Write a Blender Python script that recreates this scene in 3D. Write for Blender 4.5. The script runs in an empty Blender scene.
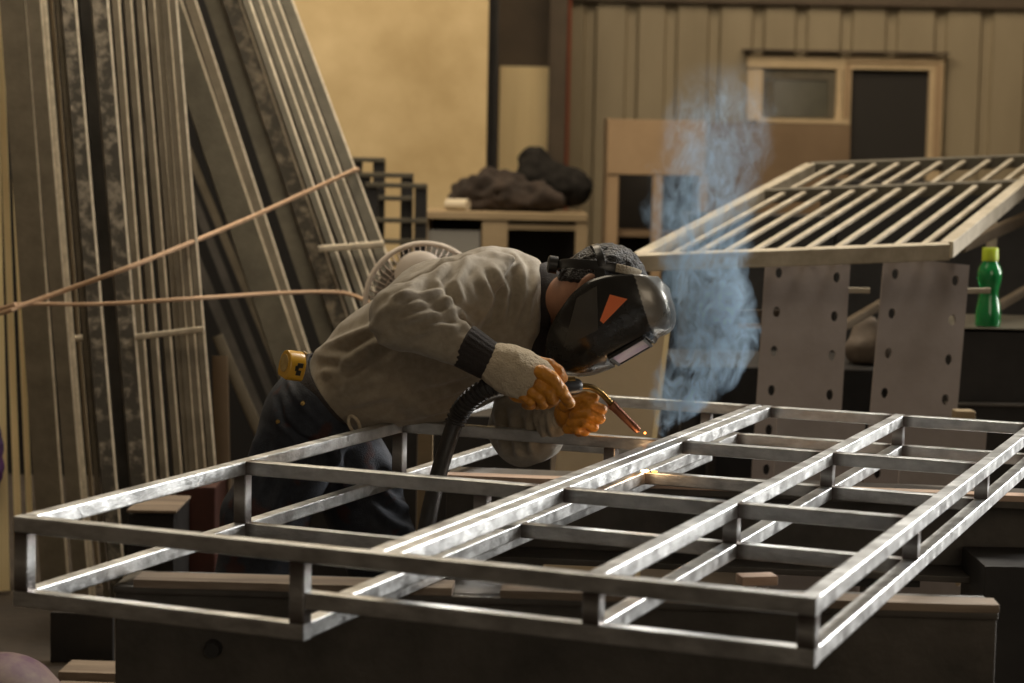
import bpy, bmesh, math, random
import numpy as np
from mathutils import Vector, Matrix, noise as mnoise
from mathutils.bvhtree import BVHTree
random.seed(7); np.random.seed(7)
SC = bpy.context.scene
COL = SC.collection
# ------------------------------------------------------------------ camera
FOC, PITCH, ROLL = 2033.7, 0.089775, -0.01903
BENCH = 0.86                       # height of the frame's top face
CAMZ = BENCH + 0.59 * 1.08
_cp, _sp, _cr, _sr = math.cos(PITCH), math.sin(PITCH), math.cos(ROLL), math.sin(ROLL)

def P(x, y, Y):
    """world point seen at photo pixel (x, y) on the vertical plane at distance Y"""
    a, b = x - 512, 341.5 - y
    A, B = (a * _cr + b * _sr) / FOC, (-a * _sr + b * _cr) / FOC
    d = np.array([A, _cp + B * _sp, -_sp + B * _cp])
    return d / d[1] * Y + np.array([0, 0, CAMZ])

def PZ(x, y, z):
    q = P(x, y, 1.0) - np.array([0, 0, CAMZ])
    return q * ((z - CAMZ) / q[2]) + np.array([0, 0, CAMZ])

def pix(V):
    V = np.asarray(V, float); X, Y, Z = V[..., 0], V[..., 1], V[..., 2] - CAMZ
    dep = Y * _cp - Z * _sp; up = Y * _sp + Z * _cp
    a, b = FOC * X / dep, FOC * up / dep
    return np.stack([512 + a * _cr - b * _sr, 341.5 - (a * _sr + b * _cr)], -1)

def nrm(v):
    v = np.asarray(v, float); return v / np.linalg.norm(v)

cam = bpy.data.cameras.new('camera'); camo = bpy.data.objects.new('camera', cam); COL.objects.link(camo)
r0, u0, f0 = Vector((1, 0, 0)), Vector((0, _sp, _cp)), Vector((0, _cp, -_sp))
rr, uu = r0 * _cr - u0 * _sr, r0 * _sr + u0 * _cr
M = Matrix.Identity(4)
for i in range(3):
    M[i][0], M[i][1], M[i][2] = rr[i], uu[i], -f0[i]
M[2][3] = CAMZ
camo.matrix_world = M
cam.sensor_width = 36; cam.lens = FOC / 1024 * 36
cam.clip_start, cam.clip_end = 0.1, 100
cam.dof.use_dof = True; cam.dof.focus_distance = 4.62; cam.dof.aperture_fstop = 3.6
SC.camera = camo

# ------------------------------------------------------------------ materials
def mat(name, col, rough=0.6, metal=0.0, col2=None, nscale=8, ndetail=4, amount=1.0, bump=0.0, bscale=40, coat=0,
        rough2=None, spec=None, stretch=None, ramp=(0.35, 0.65), trans=0, sheen=0, alpha=1.0, ior=None):
    m = bpy.data.materials.new(name); m.use_nodes = True
    nt = m.node_tree; b = nt.nodes['Principled BSDF']; L = nt.links.new
    b.inputs['Base Color'].default_value = (*col, 1); b.inputs['Roughness'].default_value = rough
    b.inputs['Metallic'].default_value = metal
    if coat: b.inputs['Coat Weight'].default_value = coat; b.inputs['Coat Roughness'].default_value = 0.08
    if spec is not None: b.inputs['Specular IOR Level'].default_value = spec
    if trans: b.inputs['Transmission Weight'].default_value = trans
    if sheen: b.inputs['Sheen Weight'].default_value = sheen
    if alpha < 1: b.inputs['Alpha'].default_value = alpha
    if ior: b.inputs['IOR'].default_value = ior
    tc = nt.nodes.new('ShaderNodeTexCoord'); src = tc.outputs['Object']
    if stretch:
        mp = nt.nodes.new('ShaderNodeMapping'); mp.inputs['Scale'].default_value = stretch
        L(src, mp.inputs['Vector']); src = mp.outputs['Vector']
    if col2 is not None:
        n = nt.nodes.new('ShaderNodeTexNoise'); n.inputs['Scale'].default_value = nscale; n.inputs['Detail'].default_value = ndetail
        n.inputs['Roughness'].default_value = 0.62
        L(src, n.inputs['Vector'])
        r = nt.nodes.new('ShaderNodeValToRGB'); r.color_ramp.elements[0].position, r.color_ramp.elements[1].position = ramp
        r.color_ramp.elements[0].color = (*col, 1); r.color_ramp.elements[1].color = (*col2, 1)
        L(n.outputs['Fac'], r.inputs['Fac']); L(r.outputs['Color'], b.inputs['Base Color'])
        m['ramp'] = r.name
        if rough2 is not None:
            mr = nt.nodes.new('ShaderNodeMapRange'); mr.inputs['To Min'].default_value = rough; mr.inputs['To Max'].default_value = rough2
            mr.inputs['From Min'].default_value, mr.inputs['From Max'].default_value = ramp
            L(n.outputs['Fac'], mr.inputs['Value']); L(mr.outputs['Result'], b.inputs['Roughness'])
    if bump:
        n2 = nt.nodes.new('ShaderNodeTexNoise'); n2.inputs['Scale'].default_value = bscale; n2.inputs['Detail'].default_value = 5
        L(src, n2.inputs['Vector'])
        bp = nt.nodes.new('ShaderNodeBump'); bp.inputs['Strength'].default_value = bump; bp.inputs['Distance'].default_value = 0.01
        L(n2.outputs['Fac'], bp.inputs['Height']); L(bp.outputs['Normal'], b.inputs['Normal'])
    return m

def mix_attr(m, attr, col):
    """blend a stain colour over a material where the mesh carries the attribute (weld scorch, paint)"""
    nt = m.node_tree; b = nt.nodes['Principled BSDF']; L = nt.links.new
    a = nt.nodes.new('ShaderNodeAttribute'); a.attribute_name = attr
    mx = nt.nodes.new('ShaderNodeMix'); mx.data_type = 'RGBA'
    src = b.inputs['Base Color'].links[0].from_socket if b.inputs['Base Color'].links else None
    if src: L(src, mx.inputs[6])
    else: mx.inputs[6].default_value = b.inputs['Base Color'].default_value
    mx.inputs[7].default_value = (*col, 1)
    L(a.outputs['Fac'], mx.inputs[0]); L(mx.outputs[2], b.inputs['Base Color'])
    return m

def emis(name, col, s):
    m = bpy.data.materials.new(name); m.use_nodes = True
    b = m.node_tree.nodes['Principled BSDF']
    b.inputs['Base Color'].default_value = (0, 0, 0, 1); b.inputs['Emission Color'].default_value = (*col, 1)
    b.inputs['Emission Strength'].default_value = s
    return m

MT = dict(
    galv=mix_attr(mat('galvanised_steel', (0.46, 0.47, 0.475), 0.30, 0.95, (0.72, 0.735, 0.74), 30, 7, rough2=0.44, bump=0.12, bscale=160, stretch=(0.35, 1, 1)), 'scorch', (0.05, 0.025, 0.014)),
    stock=mat('stock_steel', (0.112, 0.090, 0.058), 0.5, 0.3, (0.165, 0.133, 0.09), 9, 6, bump=0.12, bscale=60),
    mottled=mat('mottled_steel', (0.05, 0.041, 0.028), 0.5, 0.3, (0.30, 0.25, 0.185), 22, 9, rough2=0.6, ramp=(0.47, 0.68), bump=0.2, bscale=50),
    edge=mat('pale_steel_lit_edge', (0.58, 0.50, 0.38), 0.45, 0.3, (0.82, 0.72, 0.56), 30, 6),  # pale steel, also paints light on the right edges of the stock
    greysteel=mat('grey_steel', (0.10, 0.088, 0.063), 0.5, 0.3, (0.145, 0.127, 0.092), 12, 6, bump=0.15, bscale=50),
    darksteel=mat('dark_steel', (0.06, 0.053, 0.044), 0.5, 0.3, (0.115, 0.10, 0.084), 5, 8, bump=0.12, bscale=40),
    blacksteel=mat('black_steel', (0.02, 0.019, 0.018), 0.55, 0.2, (0.035, 0.032, 0.03), 6, 6),
    brownplate=mat('brown_plate_steel', (0.26, 0.222, 0.205), 0.55, 0.1, (0.31, 0.268, 0.25), 7, 6, bump=0.06, bscale=60),
    plaster=mat('yellow_plaster', (0.40, 0.29, 0.14), 0.9, 0, (0.64, 0.50, 0.285), 1.1, 10, ramp=(0.30, 0.66), bump=0.15, bscale=12),
    siding=mat('siding_paint', (0.225, 0.185, 0.118), 0.65, 0, (0.30, 0.25, 0.165), 1.8, 8, bump=0.04, stretch=(1, 1, .25)),
    cream=mat('cream_paint', (0.46, 0.355, 0.215), 0.6, 0, (0.54, 0.42, 0.26), 5, 5),
    creamsheet=mat('cream_sheet', (0.86, 0.70, 0.40), 0.55, 0, (0.74, 0.58, 0.31), 6, 5, stretch=(1, 1, .1)),
    concrete=mat('concrete', (0.034, 0.025, 0.017), 0.9, 0, (0.062, 0.046, 0.032), 3, 9, bump=0.25, bscale=20),
    wood=mat('dusty_wood', (0.13, 0.094, 0.066), 0.85, 0, (0.31, 0.24, 0.175), 14, 8, bump=0.4, bscale=60, stretch=(0.12, 1, 1)),
    pinkwood=mat('pale_wood', (0.42, 0.28, 0.20), 0.75, 0, (0.55, 0.40, 0.30), 10, 6, bump=0.25, bscale=50, stretch=(0.12, 1, 1)),
    tablewood=mat('table_wood', (0.26, 0.19, 0.105), 0.75, 0, (0.36, 0.27, 0.16), 6, 6, stretch=(.2, 1, 1)),
    boardface=mat('beige_board', (0.44, 0.34, 0.215), 0.7, 0, (0.50, 0.39, 0.25), 4, 7, bump=0.05),
    tanboard=mat('tan_board', (0.31, 0.21, 0.12), 0.75, 0, (0.36, 0.25, 0.145), 4, 6),
    brownboard=mat('brown_board', (0.16, 0.105, 0.058), 0.75, 0, (0.20, 0.135, 0.078), 3, 6),
    shirt=mat('grey_shirt_cloth', (0.28, 0.235, 0.172), 0.9, 0, (0.35, 0.297, 0.222), 60, 4, bump=0.3, bscale=420, sheen=0.25),
    denim=mix_attr(mat('navy_denim', (0.016, 0.020, 0.030), 0.8, 0, (0.03, 0.036, 0.05), 40, 5, bump=0.3, bscale=300), 'stain', (0.06, 0.018, 0.013)),
    knit=mat('dark_knit', (0.022, 0.017, 0.016), 0.85, 0, (0.032, 0.025, 0.023), 50, 4, bump=0.4, bscale=260),
    white=mat('white_cloth', (0.62, 0.60, 0.56), 0.8),
    skin=mat('skin', (0.36, 0.175, 0.105), 0.5, 0, (0.42, 0.215, 0.13), 20, 5, bump=0.05, bscale=200),
    hair=mat('dark_hair', (0.012, 0.008, 0.006), 0.42, 0, (0.045, 0.036, 0.03), 90, 5, bump=1.0, bscale=220, ramp=(0.5, 0.8)),
    orange=mat('orange_leather', (0.60, 0.24, 0.018), 0.42, 0, (0.28, 0.09, 0.012), 34, 6, bump=0.5, bscale=70, ramp=(0.48, 0.75), coat=0.12),
    cotton=mat('cream_cotton', (0.56, 0.47, 0.34), 0.9, 0, (0.40, 0.32, 0.22), 30, 6, bump=0.6, bscale=220, ramp=(0.45, 0.8)),
    helmet=mat('black_helmet_shell', (0.014, 0.013, 0.011), 0.22, 0, (0.022, 0.020, 0.017), 12, 5, rough2=0.30, spec=0.5, coat=0.25),
    helmetsheen=mat('helmet_painted_sheen', (0.24, 0.225, 0.20), 0.24, 0.4, (0.32, 0.30, 0.265), 14, 6, rough2=0.36, coat=0.5),  # grey stands in for the bright reflection on the black brow
    lens=mat('lens_glass', (0.80, 0.70, 0.73), 0.2, 0.2, (0.62, 0.46, 0.62), 14, 3),  # pale pink reflection painted into the glass colour
    orangeplastic=mat('orange_panel', (0.95, 0.22, 0.07), 0.5),
    blackplastic=mat('black_plastic', (0.018, 0.017, 0.016), 0.35),
    rubber=mat('black_rubber', (0.016, 0.014, 0.013), 0.5, 0, (0.03, 0.026, 0.023), 30, 4, bump=0.1),
    brass=mat('brass', (0.55, 0.36, 0.12), 0.26, 0.95, (0.36, 0.22, 0.07), 30, 5),
    copper=mat('copper', (0.42, 0.19, 0.11), 0.34, 0.9, (0.24, 0.10, 0.06), 26, 6),
    silver=mat('bare_metal', (0.6, 0.58, 0.55), 0.3, 0.95),
    rope=mat('tan_rope', (0.52, 0.33, 0.20), 0.85, 0, (0.62, 0.42, 0.27), 40, 4, bump=0.4, bscale=200),
    green=mat('green_bottle_plastic', (0.015, 0.34, 0.085), 0.15, 0, (0.012, 0.28, 0.07), 8, 3, coat=0.5, trans=0.35),
    water=mat('bottle_contents', (0.02, 0.30, 0.10), 0.3),
    lime=mat('lime_cap', (0.50, 0.62, 0.03), 0.4),
    yellow=mat('yellow_plastic', (0.66, 0.36, 0.025), 0.35, coat=0.3),
    dial=mat('tape_dial', (0.38, 0.24, 0.06), 0.4, 0, (0.5, 0.36, 0.14), 60, 4),
    fanwire=mat('fan_wire', (0.36, 0.28, 0.22), 0.4, 0.3),
    fanwhite=mat('fan_white', (0.72, 0.62, 0.52), 0.5),
    fangrey=mat('fan_blade', (0.22, 0.19, 0.16), 0.4),
    glass=mat('window_glass', (0.07, 0.068, 0.05), 0.12, 0, (0.10, 0.095, 0.07), 3, 3),
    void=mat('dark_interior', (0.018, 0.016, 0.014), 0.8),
    colbrown=mat('brown_column_paint', (0.075, 0.055, 0.036), 0.7, 0, (0.095, 0.07, 0.046), 5, 5),
    redpipe=mat('red_oxide_pipe', (0.22, 0.06, 0.028), 0.6),
    rag=mat('dark_brown_rag', (0.016, 0.011, 0.008), 0.95, 0, (0.042, 0.028, 0.02), 10, 6, bump=0.6, bscale=30),
    bag=mat('black_bag', (0.010, 0.009, 0.008), 0.95, 0, (0.02, 0.018, 0.016), 12, 5, bump=0.5, bscale=30, spec=0.1),
    paper=mat('pale_paper', (0.55, 0.48, 0.36), 0.8),
    greypanel=mat('grey_panel', (0.22, 0.21, 0.19), 0.6),
    redbox=mat('red_brown_paint', (0.085, 0.024, 0.014), 0.7, 0, (0.05, 0.016, 0.01), 8, 5),
    purple=mat('dusty_purple_cover', (0.19, 0.135, 0.12), 0.6, 0, (0.10, 0.045, 0.085), 9, 6, ramp=(0.4, 0.6)),
    purplecloth=mat('purple_cloth', (0.16, 0.05, 0.2), 0.8, 0, (0.05, 0.06, 0.12), 8, 3),
    sack=mat('grey_brown_sack', (0.13, 0.10, 0.075), 0.9, 0, (0.19, 0.15, 0.115), 8, 6, bump=0.5, bscale=30),
    rackpaint=mat('rack_steel', (0.38, 0.325, 0.235), 0.6, 0.05, (0.62, 0.55, 0.43), 9, 8, ramp=(0.4, 0.75), bump=0.15, bscale=60),
    guard=mat('neck_guard', (0.045, 0.040, 0.033), 0.5, 0, (0.06, 0.054, 0.045), 20, 4),
    mattbrown=mat('brown_bar_paint', (0.10, 0.075, 0.05), 0.95, 0, (0.13, 0.10, 0.07), 8, 5, spec=0.05),
    boots=mat('boot_leather', (0.03, 0.022, 0.017), 0.6),
    spark=emis('weld_spark', (1.0, 0.55, 0.2), 30),
    glow=emis('hot_metal', (1.0, 0.32, 0.05), 7),
)

# ------------------------------------------------------------------ object helpers
def root_loc(o):
    v = np.zeros(3)
    while o is not None:
        v = v + np.array(o.location); o = o.parent
    return v

def tag(o, label=None, cat=None, group=None, kind=None):
    if label: o['label'] = label
    if cat: o['category'] = cat
    if group: o['group'] = group
    if kind: o['kind'] = kind
    return o

def thing(name, loc, label, cat, group=None):
    o = bpy.data.objects.new(name, None); COL.objects.link(o); o.location = Vector(loc); o.empty_display_size = 0.05
    return tag(o, label, cat, group)

class MB:
    def __init__(s): s.v, s.f, s.fm = [], [], []
    def add(s, v, f, mi=0):
        k = len(s.v); s.v.extend([tuple(map(float, q)) for q in v]); s.f.extend([tuple(i + k for i in q) for q in f]); s.fm.extend([mi] * len(f)); return s
    def box(s, c, ax, ay, az, mi=0):           # centre and three half-axes
        c, ax, ay, az = map(lambda q: np.asarray(q, float), (c, ax, ay, az))
        v = [c + i * ax + j * ay + k * az for i in (-1, 1) for j in (-1, 1) for k in (-1, 1)]
        return s.add(v, [(0, 1, 3, 2), (4, 6, 7, 5), (0, 4, 5, 1), (2, 3, 7, 6), (0, 2, 6, 4), (1, 5, 7, 3)], mi)
    def abox(s, lo, hi, mi=0):
        lo, hi = np.array(lo, float), np.array(hi, float); c, h = (lo + hi) / 2, (hi - lo) / 2
        return s.box(c, (h[0], 0, 0), (0, h[1], 0), (0, 0, h[2]), mi)
    def sweep(s, path, prof, up=None, cap=True, scale=None, mi=0):
        """extrude 2-D profile [(a,b)] along a path; parallel-ish frames from an up hint"""
        path = [np.asarray(q, float) for q in path]; n = len(path); m = len(prof); v = []
        U = None
        for i in range(n):
            t = nrm(path[min(i + 1, n - 1)] - path[max(i - 1, 0)])
            if U is None:
                h = np.asarray(up if up is not None else ((0, 0, 1) if abs(t[2]) < .9 else (1, 0, 0)), float)
            else: h = U
            U = nrm(h - t * (h @ t)); A = np.cross(t, U)
            k = scale[i] if scale is not None else 1.0
            for a, b in prof: v.append(path[i] + (A * a + U * b) * k)
        f = [(i * m + j, i * m + (j + 1) % m, (i + 1) * m + (j + 1) % m, (i + 1) * m + j) for i in range(n - 1) for j in range(m)]
        if cap: f += [tuple(range(m - 1, -1, -1)), tuple((n - 1) * m + j for j in range(m))]
        return s.add(v, f, mi)
    def tube(s, path, r, seg=10, **k):
        rs = r if hasattr(r, '__len__') else None
        pr = [(math.cos(2 * math.pi * j / seg) * (1 if rs is not None else r), math.sin(2 * math.pi * j / seg) * (1 if rs is not None else r)) for j in range(seg)]
        return s.sweep(path, pr, scale=rs, **k)
    def build(s, name, m, parent=None, smooth=False, origin=None, angle=35, bevel=0, wn=False):
        o0 = root_loc(parent) if parent is not None else np.asarray(origin if origin is not None else (0, 0, 0), float)
        me = bpy.data.meshes.new(name)
        me.from_pydata([tuple(np.array(q) - o0) for q in s.v], [], s.f)
        bm = bmesh.new(); bm.from_mesh(me); bmesh.ops.recalc_face_normals(bm, faces=bm.faces)
        if bevel:
            es = [e for e in bm.edges if len(e.link_faces) == 2 and e.calc_face_angle(0) > 0.6]
            bmesh.ops.bevel(bm, geom=es, offset=bevel, segments=2, profile=0.5, affect='EDGES', clamp_overlap=True)
            smooth = True
        bm.to_mesh(me); bm.free()
        for mm in (m if isinstance(m, (list, tuple)) else [m]): me.materials.append(MT[mm])
        if isinstance(m, (list, tuple)) and len(s.fm) == len(me.polygons):
            me.polygons.foreach_set('material_index', s.fm)
        if smooth:
            me.polygons.foreach_set('use_smooth', [True] * len(me.polygons)); me.set_sharp_from_angle(angle=math.radians(angle))
        o = bpy.data.objects.new(name, me); COL.objects.link(o)
        if bevel or wn:
            wm = o.modifiers.new('even_shading', 'WEIGHTED_NORMAL'); wm.keep_sharp = True; wm.weight = 100
        if parent is not None: o.parent = parent
        else: o.location = Vector(o0)
        return o

def rrect(w, h, r, n=3):
    p = []
    for cx, cy, a0 in ((w / 2 - r, h / 2 - r, 0), (-w / 2 + r, h / 2 - r, 90), (-w / 2 + r, -h / 2 + r, 180), (w / 2 - r, -h / 2 + r, 270)):
        for i in range(n + 1):
            a = math.radians(a0 + 90 * i / n); p.append((cx + r * math.cos(a), cy + r * math.sin(a)))
    return p

def spline(pts, n=12):
    pts = [np.asarray(q, float) for q in pts]; q = [2 * pts[0] - pts[1]] + pts + [2 * pts[-1] - pts[-2]]; out = []
    for i in range(1, len(q) - 2):
        for k in range(n):
            t = k / n
            out.append(.5 * (2 * q[i] + (q[i + 1] - q[i - 1]) * t + (2 * q[i - 1] - 5 * q[i] + 4 * q[i + 1] - q[i + 2]) * t * t + (3 * q[i] - q[i - 1] - 3 * q[i + 1] + q[i + 2]) * t ** 3))
    return out + [pts[-1]]

# ---------------- implicit surfaces (smooth unions meshed by surface nets) for bodies, cloth and gloves
def d_cone(p, a, b, ra, rb):
    a, b = np.asarray(a, float), np.asarray(b, float); ab = b - a
    t = np.clip(((p - a) @ ab) / (ab @ ab), 0, 1)
    return np.linalg.norm(p - a - t[..., None] * ab, axis=-1) - (ra + (rb - ra) * t)

def d_chain(p, pts, rs, k=0.02):
    d = None
    for i in range(len(pts) - 1):
        e = d_cone(p, pts[i], pts[i + 1], rs[i], rs[i + 1]); d = e if d is None else smin(d, e, k)
    return d

def d_loft(p, pts, ra, rb, wax):
    """elliptical loft: rb along the width axis, ra across it"""
    d = None
    for i in range(len(pts) - 1):
        a, b = np.asarray(pts[i], float), np.asarray(pts[i + 1], float); ab = b - a; ax = nrm(ab)
        w = np.asarray(wax[i], float); w = nrm(w - ax * (w @ ax)); c = np.cross(ax, w)
        t0 = ((p - a) @ ab) / (ab @ ab); t = np.clip(t0, 0, 1)
        q = p - a - t[..., None] * ab
        A = ra[i] + (ra[i + 1] - ra[i]) * t; B = rb[i] + (rb[i + 1] - rb[i]) * t; L = np.minimum(A, B)
        e = (np.sqrt(((q @ c) / A) ** 2 + ((q @ w) / B) ** 2 + ((q @ ax) / L) ** 2) - 1) * L
        d = e if d is None else smin(d, e, 0.05)
    return d

def d_ell(p, c, axes, rad):
    q = p - np.asarray(c, float); s = 0
    for a, r in zip(axes, rad): s = s + ((q @ np.asarray(a, float)) / r) ** 2
    return (np.sqrt(s) - 1) * min(rad)

def smin(a, b, k):
    h = np.clip(0.5 + 0.5 * (b - a) / k, 0, 1); return b + (a - b) * h - k * h * (1 - h)
def smax(a, b, k): return -smin(-a, -b, k)

def net(fn, lo, hi, h):
    lo, hi = np.asarray(lo, float), np.asarray(hi, float); n = np.ceil((hi - lo) / h).astype(int) + 1
    gx, gy, gz = [lo[i] + h * np.arange(n[i]) for i in range(3)]
    G = np.stack(np.meshgrid(gx, gy, gz, indexing='ij'), -1); D = fn(G)
    S = D < 0; cs = [(i, j, k) for i in (0, 1) for j in (0, 1) for k in (0, 1)]
    sl = lambda c: tuple(slice(c[i], n[i] - 1 + c[i]) for i in range(3))
    cnt = sum(S[sl(c)].astype(int) for c in cs); act = (cnt > 0) & (cnt < 8)
    acc = np.zeros(act.shape + (3,)); num = np.zeros(act.shape)
    for c in cs:
        for ax in range(3):
            if c[ax]: continue
            e = list(c); e[ax] = 1; d0, d1 = D[sl(c)], D[sl(tuple(e))]; cr = (d0 < 0) != (d1 < 0)
            with np.errstate(divide='ignore', invalid='ignore'): t = np.where(cr, d0 / (d0 - d1), 0)
            off = np.zeros(act.shape + (3,)); off[...] = c; off[..., ax] += t
            acc += np.where(cr[..., None], off, 0); num += cr
    idx = -np.ones(act.shape, int); w = np.argwhere(act); idx[act] = np.arange(len(w))
    V = lo + h * (w + acc[act] / num[act][:, None]); F = []
    for ax in range(3):
        b, c = (ax + 1) % 3, (ax + 2) % 3
        s0 = [slice(None)] * 3; s1 = [slice(None)] * 3; s0[ax] = slice(0, n[ax] - 1); s1[ax] = slice(1, n[ax])
        A, B = S[tuple(s0)], S[tuple(s1)]; E = np.argwhere(A != B)
        E = E[(E[:, b] > 0) & (E[:, c] > 0) & (E[:, b] < n[b] - 1) & (E[:, c] < n[c] - 1)]
        fl = A[tuple(E.T)]
        def g(db, dc):
            q = E.copy(); q[:, b] -= db; q[:, c] -= dc; return idx[tuple(q.T)]
        Q = np.stack([g(1, 1), g(0, 1), g(0, 0), g(1, 0)], 1); Q[~fl] = Q[~fl][:, ::-1]; F.append(Q)
    return V, np.concatenate(F)

def relax(V, F, it=2, lam=0.5):
    e = np.concatenate([F[:, [0, 1]], F[:, [1, 2]], F[:, [2, 3]], F[:, [3, 0]]]); e = np.concatenate([e, e[:, ::-1]])
    for _ in range(it):
        s = np.zeros_like(V); c = np.zeros(len(V)); np.add.at(s, e[:, 0], V[e[:, 1]]); np.add.at(c, e[:, 0], 1)
        V = V + lam * (s / np.maximum(c, 1)[:, None] - V)
    return V

def vnormals(V, F):
    N = np.cross(V[F[:, 2]] - V[F[:, 0]], V[F[:, 3]] - V[F[:, 1]]); R = np.zeros_like(V)
    for i in range(4): np.add.at(R, F[:, i], N)
    return R / np.maximum(np.linalg.norm(R, axis=1), 1e-12)[:, None]

def organic(name, fn, lo, hi, h, m, parent=None, it=2, post=None, origin=None, attr=None):
    V, F = net(fn, lo, hi, h); V = relax(V, F, it)
    if post: V = post(V, vnormals(V, F))
    o0 = root_loc(parent) if parent is not None else np.asarray(origin if origin is not None else (0, 0, 0), float)
    me = bpy.data.meshes.new(name); me.from_pydata((V - o0).tolist(), [], F.tolist())
    me.polygons.foreach_set('use_smooth', [True] * len(F))
    me.materials.append(MT[m])
    if attr:
        a = me.attributes.new(attr[0], 'FLOAT', 'POINT'); a.data.foreach_set('value', attr[1](V).astype(np.float32))
    o = bpy.data.objects.new(name, me); COL.objects.link(o)
    if parent is not None: o.parent = parent
    else: o.location = Vector(o0)
    return o

def bounds(pts, pad):
    a = np.array(pts); return a.min(0) - pad, a.max(0) + pad

def vnoise(V, s, seed=0.0):
    return np.array([mnoise.noise(Vector((q[0] * s + seed, q[1] * s + seed * 2, q[2] * s))) for q in V])

# ================================================================== SETTING
def plate_px(mb, x0, y0, x1, y1, Y, th, mi=0, floor=False):
    """upright board whose front face spans photo pixels x0..x1, y0..y1 at distance Y"""
    a, b = P(x0, y0, Y), P(x1, y1, Y)
    return mb.abox((a[0], Y, 0 if floor else b[2]), (b[0], Y + th, a[2]), mi)

MB().abox((-3.8, -3, -0.05), (4.4, 14.4, 0)).build('floor', 'concrete')['kind'] = 'structure'
MB().abox((-3.8, -3, 0), (-3.6, 11.5, 4.2)).build('wall_left', 'colbrown')['kind'] = 'structure'
mb = MB(); mb.abox((4.2, -3, 0), (4.4, 5.3, 4.2)); mb.abox((4.2, 7.7, 0), (4.4, 14.4, 4.2)); mb.abox((4.2, 5.3, 3.4), (4.4, 7.7, 4.2))  # unseen wall, door gap placed to block side light from the grating panel
mb.build('wall_right_blocker', 'colbrown')['kind'] = 'structure'
xe = P(487, 100, 11.5)[0]
MB().abox((-3.8, 11.5, 0), (xe, 11.65, 4.2)).build('wall_back', 'plaster')['kind'] = 'structure'
# ribbed metal siding
YS = 14.0; x = P(568, 100, YS)[0]; pr = [(x, 0)]
for rp in (589, 631, 670, 713, 757, 800, 845, 890, 939, 985, 1030, 1075, 1120, 1165, 1210, 1255, 1300):
    rx = P(rp, 100, YS)[0]
    pr += [(rx - .05, 0), (rx - .032, .035), (rx + .03, .035), (rx + .045, 0)]
mb = MB(); zt = P(700, 3, YS)[2]
pr = [q_ for q_ in pr if q_[0] < 4.15] + [(4.2, 0)]
v = [(px_, YS + dy, z) for z in (0, zt) for px_, dy in pr]; n = len(pr)
mb.add(v, [(i, i + 1, n + i + 1, n + i) for i in range(n - 1)])
mb.build('wall_far', 'siding', smooth=False)['kind'] = 'structure'
MB().abox((x - .05, YS - .05, zt), (4.2, YS + .2, 4.2)).build('trim_1', 'colbrown')['kind'] = 'structure'
# columns and boards between plaster and siding
mb = MB(); a = P(489, 0, 11.7)[0]; b = P(499, 0, 11.7)[0]
mb.abox((a, 11.66, 0), (a + .012, 11.8, 4.2)); mb.abox((b - .012, 11.66, 0), (b, 11.8, 4.2)); mb.abox((a, 11.72, 0), (b, 11.74, 4.2))
mb.build('trim_2', 'blacksteel')['kind'] = 'structure'  # black column stands in for the shadowed gap beside the plaster
mb = MB(); a, b = P(499, 66, 13.2), P(549, 66, 13.2); mb.abox((a[0] - .4, 13.25, 0), (b[0] + .02, 13.33, 4.2))
mb.build('trim_3', 'colbrown')['kind'] = 'structure'
mb = MB(); plate_px(mb, 500, 66, 548, 300, 13.17, .04, floor=True)
mb.build('white_partition_board', 'creamsheet', origin=(P(524, 66, 13.17)[0], 13.17, 0))
tag(bpy.data.objects['white_partition_board'], 'pale upright board against the dark column behind the cluttered table', 'board')
mb = MB(); a, b = P(549, 66, 13.2)[0], P(566, 66, 13.2)[0]
mb.abox((a, 13.1, 0), (b, 13.5, 4.2)); mb.build('trim_4', 'colbrown')['kind'] = 'structure'
mb = MB(); c = P(568.3, 66, 13.3); mb.tube([(c[0], 13.3, 0), (c[0], 13.3, 4.0)], .015, 10)
tag(mb.build('pipe', 'redpipe', smooth=True, origin=(c[0], 13.3, 0)), 'thin red-brown pipe running up at the left edge of the ribbed siding', 'pipe')

# window and door in the siding
YF = 13.93
def frame_px(mb, o, i, Y, th, bottom=True):
    (x0, y0, x1, y1), (u0, v0, u1, v1) = o, i
    plate_px(mb, x0, y0, x1, v0, Y, th); plate_px(mb, x0, v0, u0, y1, Y, th); plate_px(mb, u1, v0, x1, y1, Y, th)
    if bottom: plate_px(mb, u0, v1, u1, y1, Y, th)
mb = MB(); frame_px(mb, (748, 55, 843, 121), (762, 69, 837, 118), YF, .07)
w1 = mb.build('window_1', 'cream', bevel=.004, origin=P(795, 121, YF)); w1['kind'] = 'structure'
mb = MB(); plate_px(mb, 762, 69, 837, 118, YF + .05, .01); mb.build('pane', 'glass', w1)
mb = MB(); frame_px(mb, (762, 69, 837, 118), (773, 80, 829, 118), YF + .035, .012, False); mb.build('inner_sash', 'greysteel', w1)
mb = MB(); q, r = P(757, 118, YF - .09), P(845, 124, YF - .09); mb.abox((q[0], YF - .10, r[2]), (r[0], YF + .03, q[2])); mb.build('sill', 'cream', w1, bevel=.004)
mb = MB(); q, r = P(743, 49, YF), P(948, 55, YF); mb.abox((q[0], YF - .06, r[2]), (r[0], YF + .07, q[2])); mb.build('drip_cap', 'colbrown', w1)
mb = MB(); (a, b) = P(843, 55, YF), P(945, 55, YF); c, d = P(852, 69, YF), P(930, 69, YF)
mb.abox((a[0], YF, c[2]), (b[0], YF + .07, a[2])); mb.abox((a[0], YF, 0), (c[0], YF + .07, c[2])); mb.abox((d[0], YF, 0), (b[0], YF + .07, c[2]))
d1 = mb.build('door_1', 'cream', bevel=.004, origin=(a[0], YF, 0)); d1['kind'] = 'structure'
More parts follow.
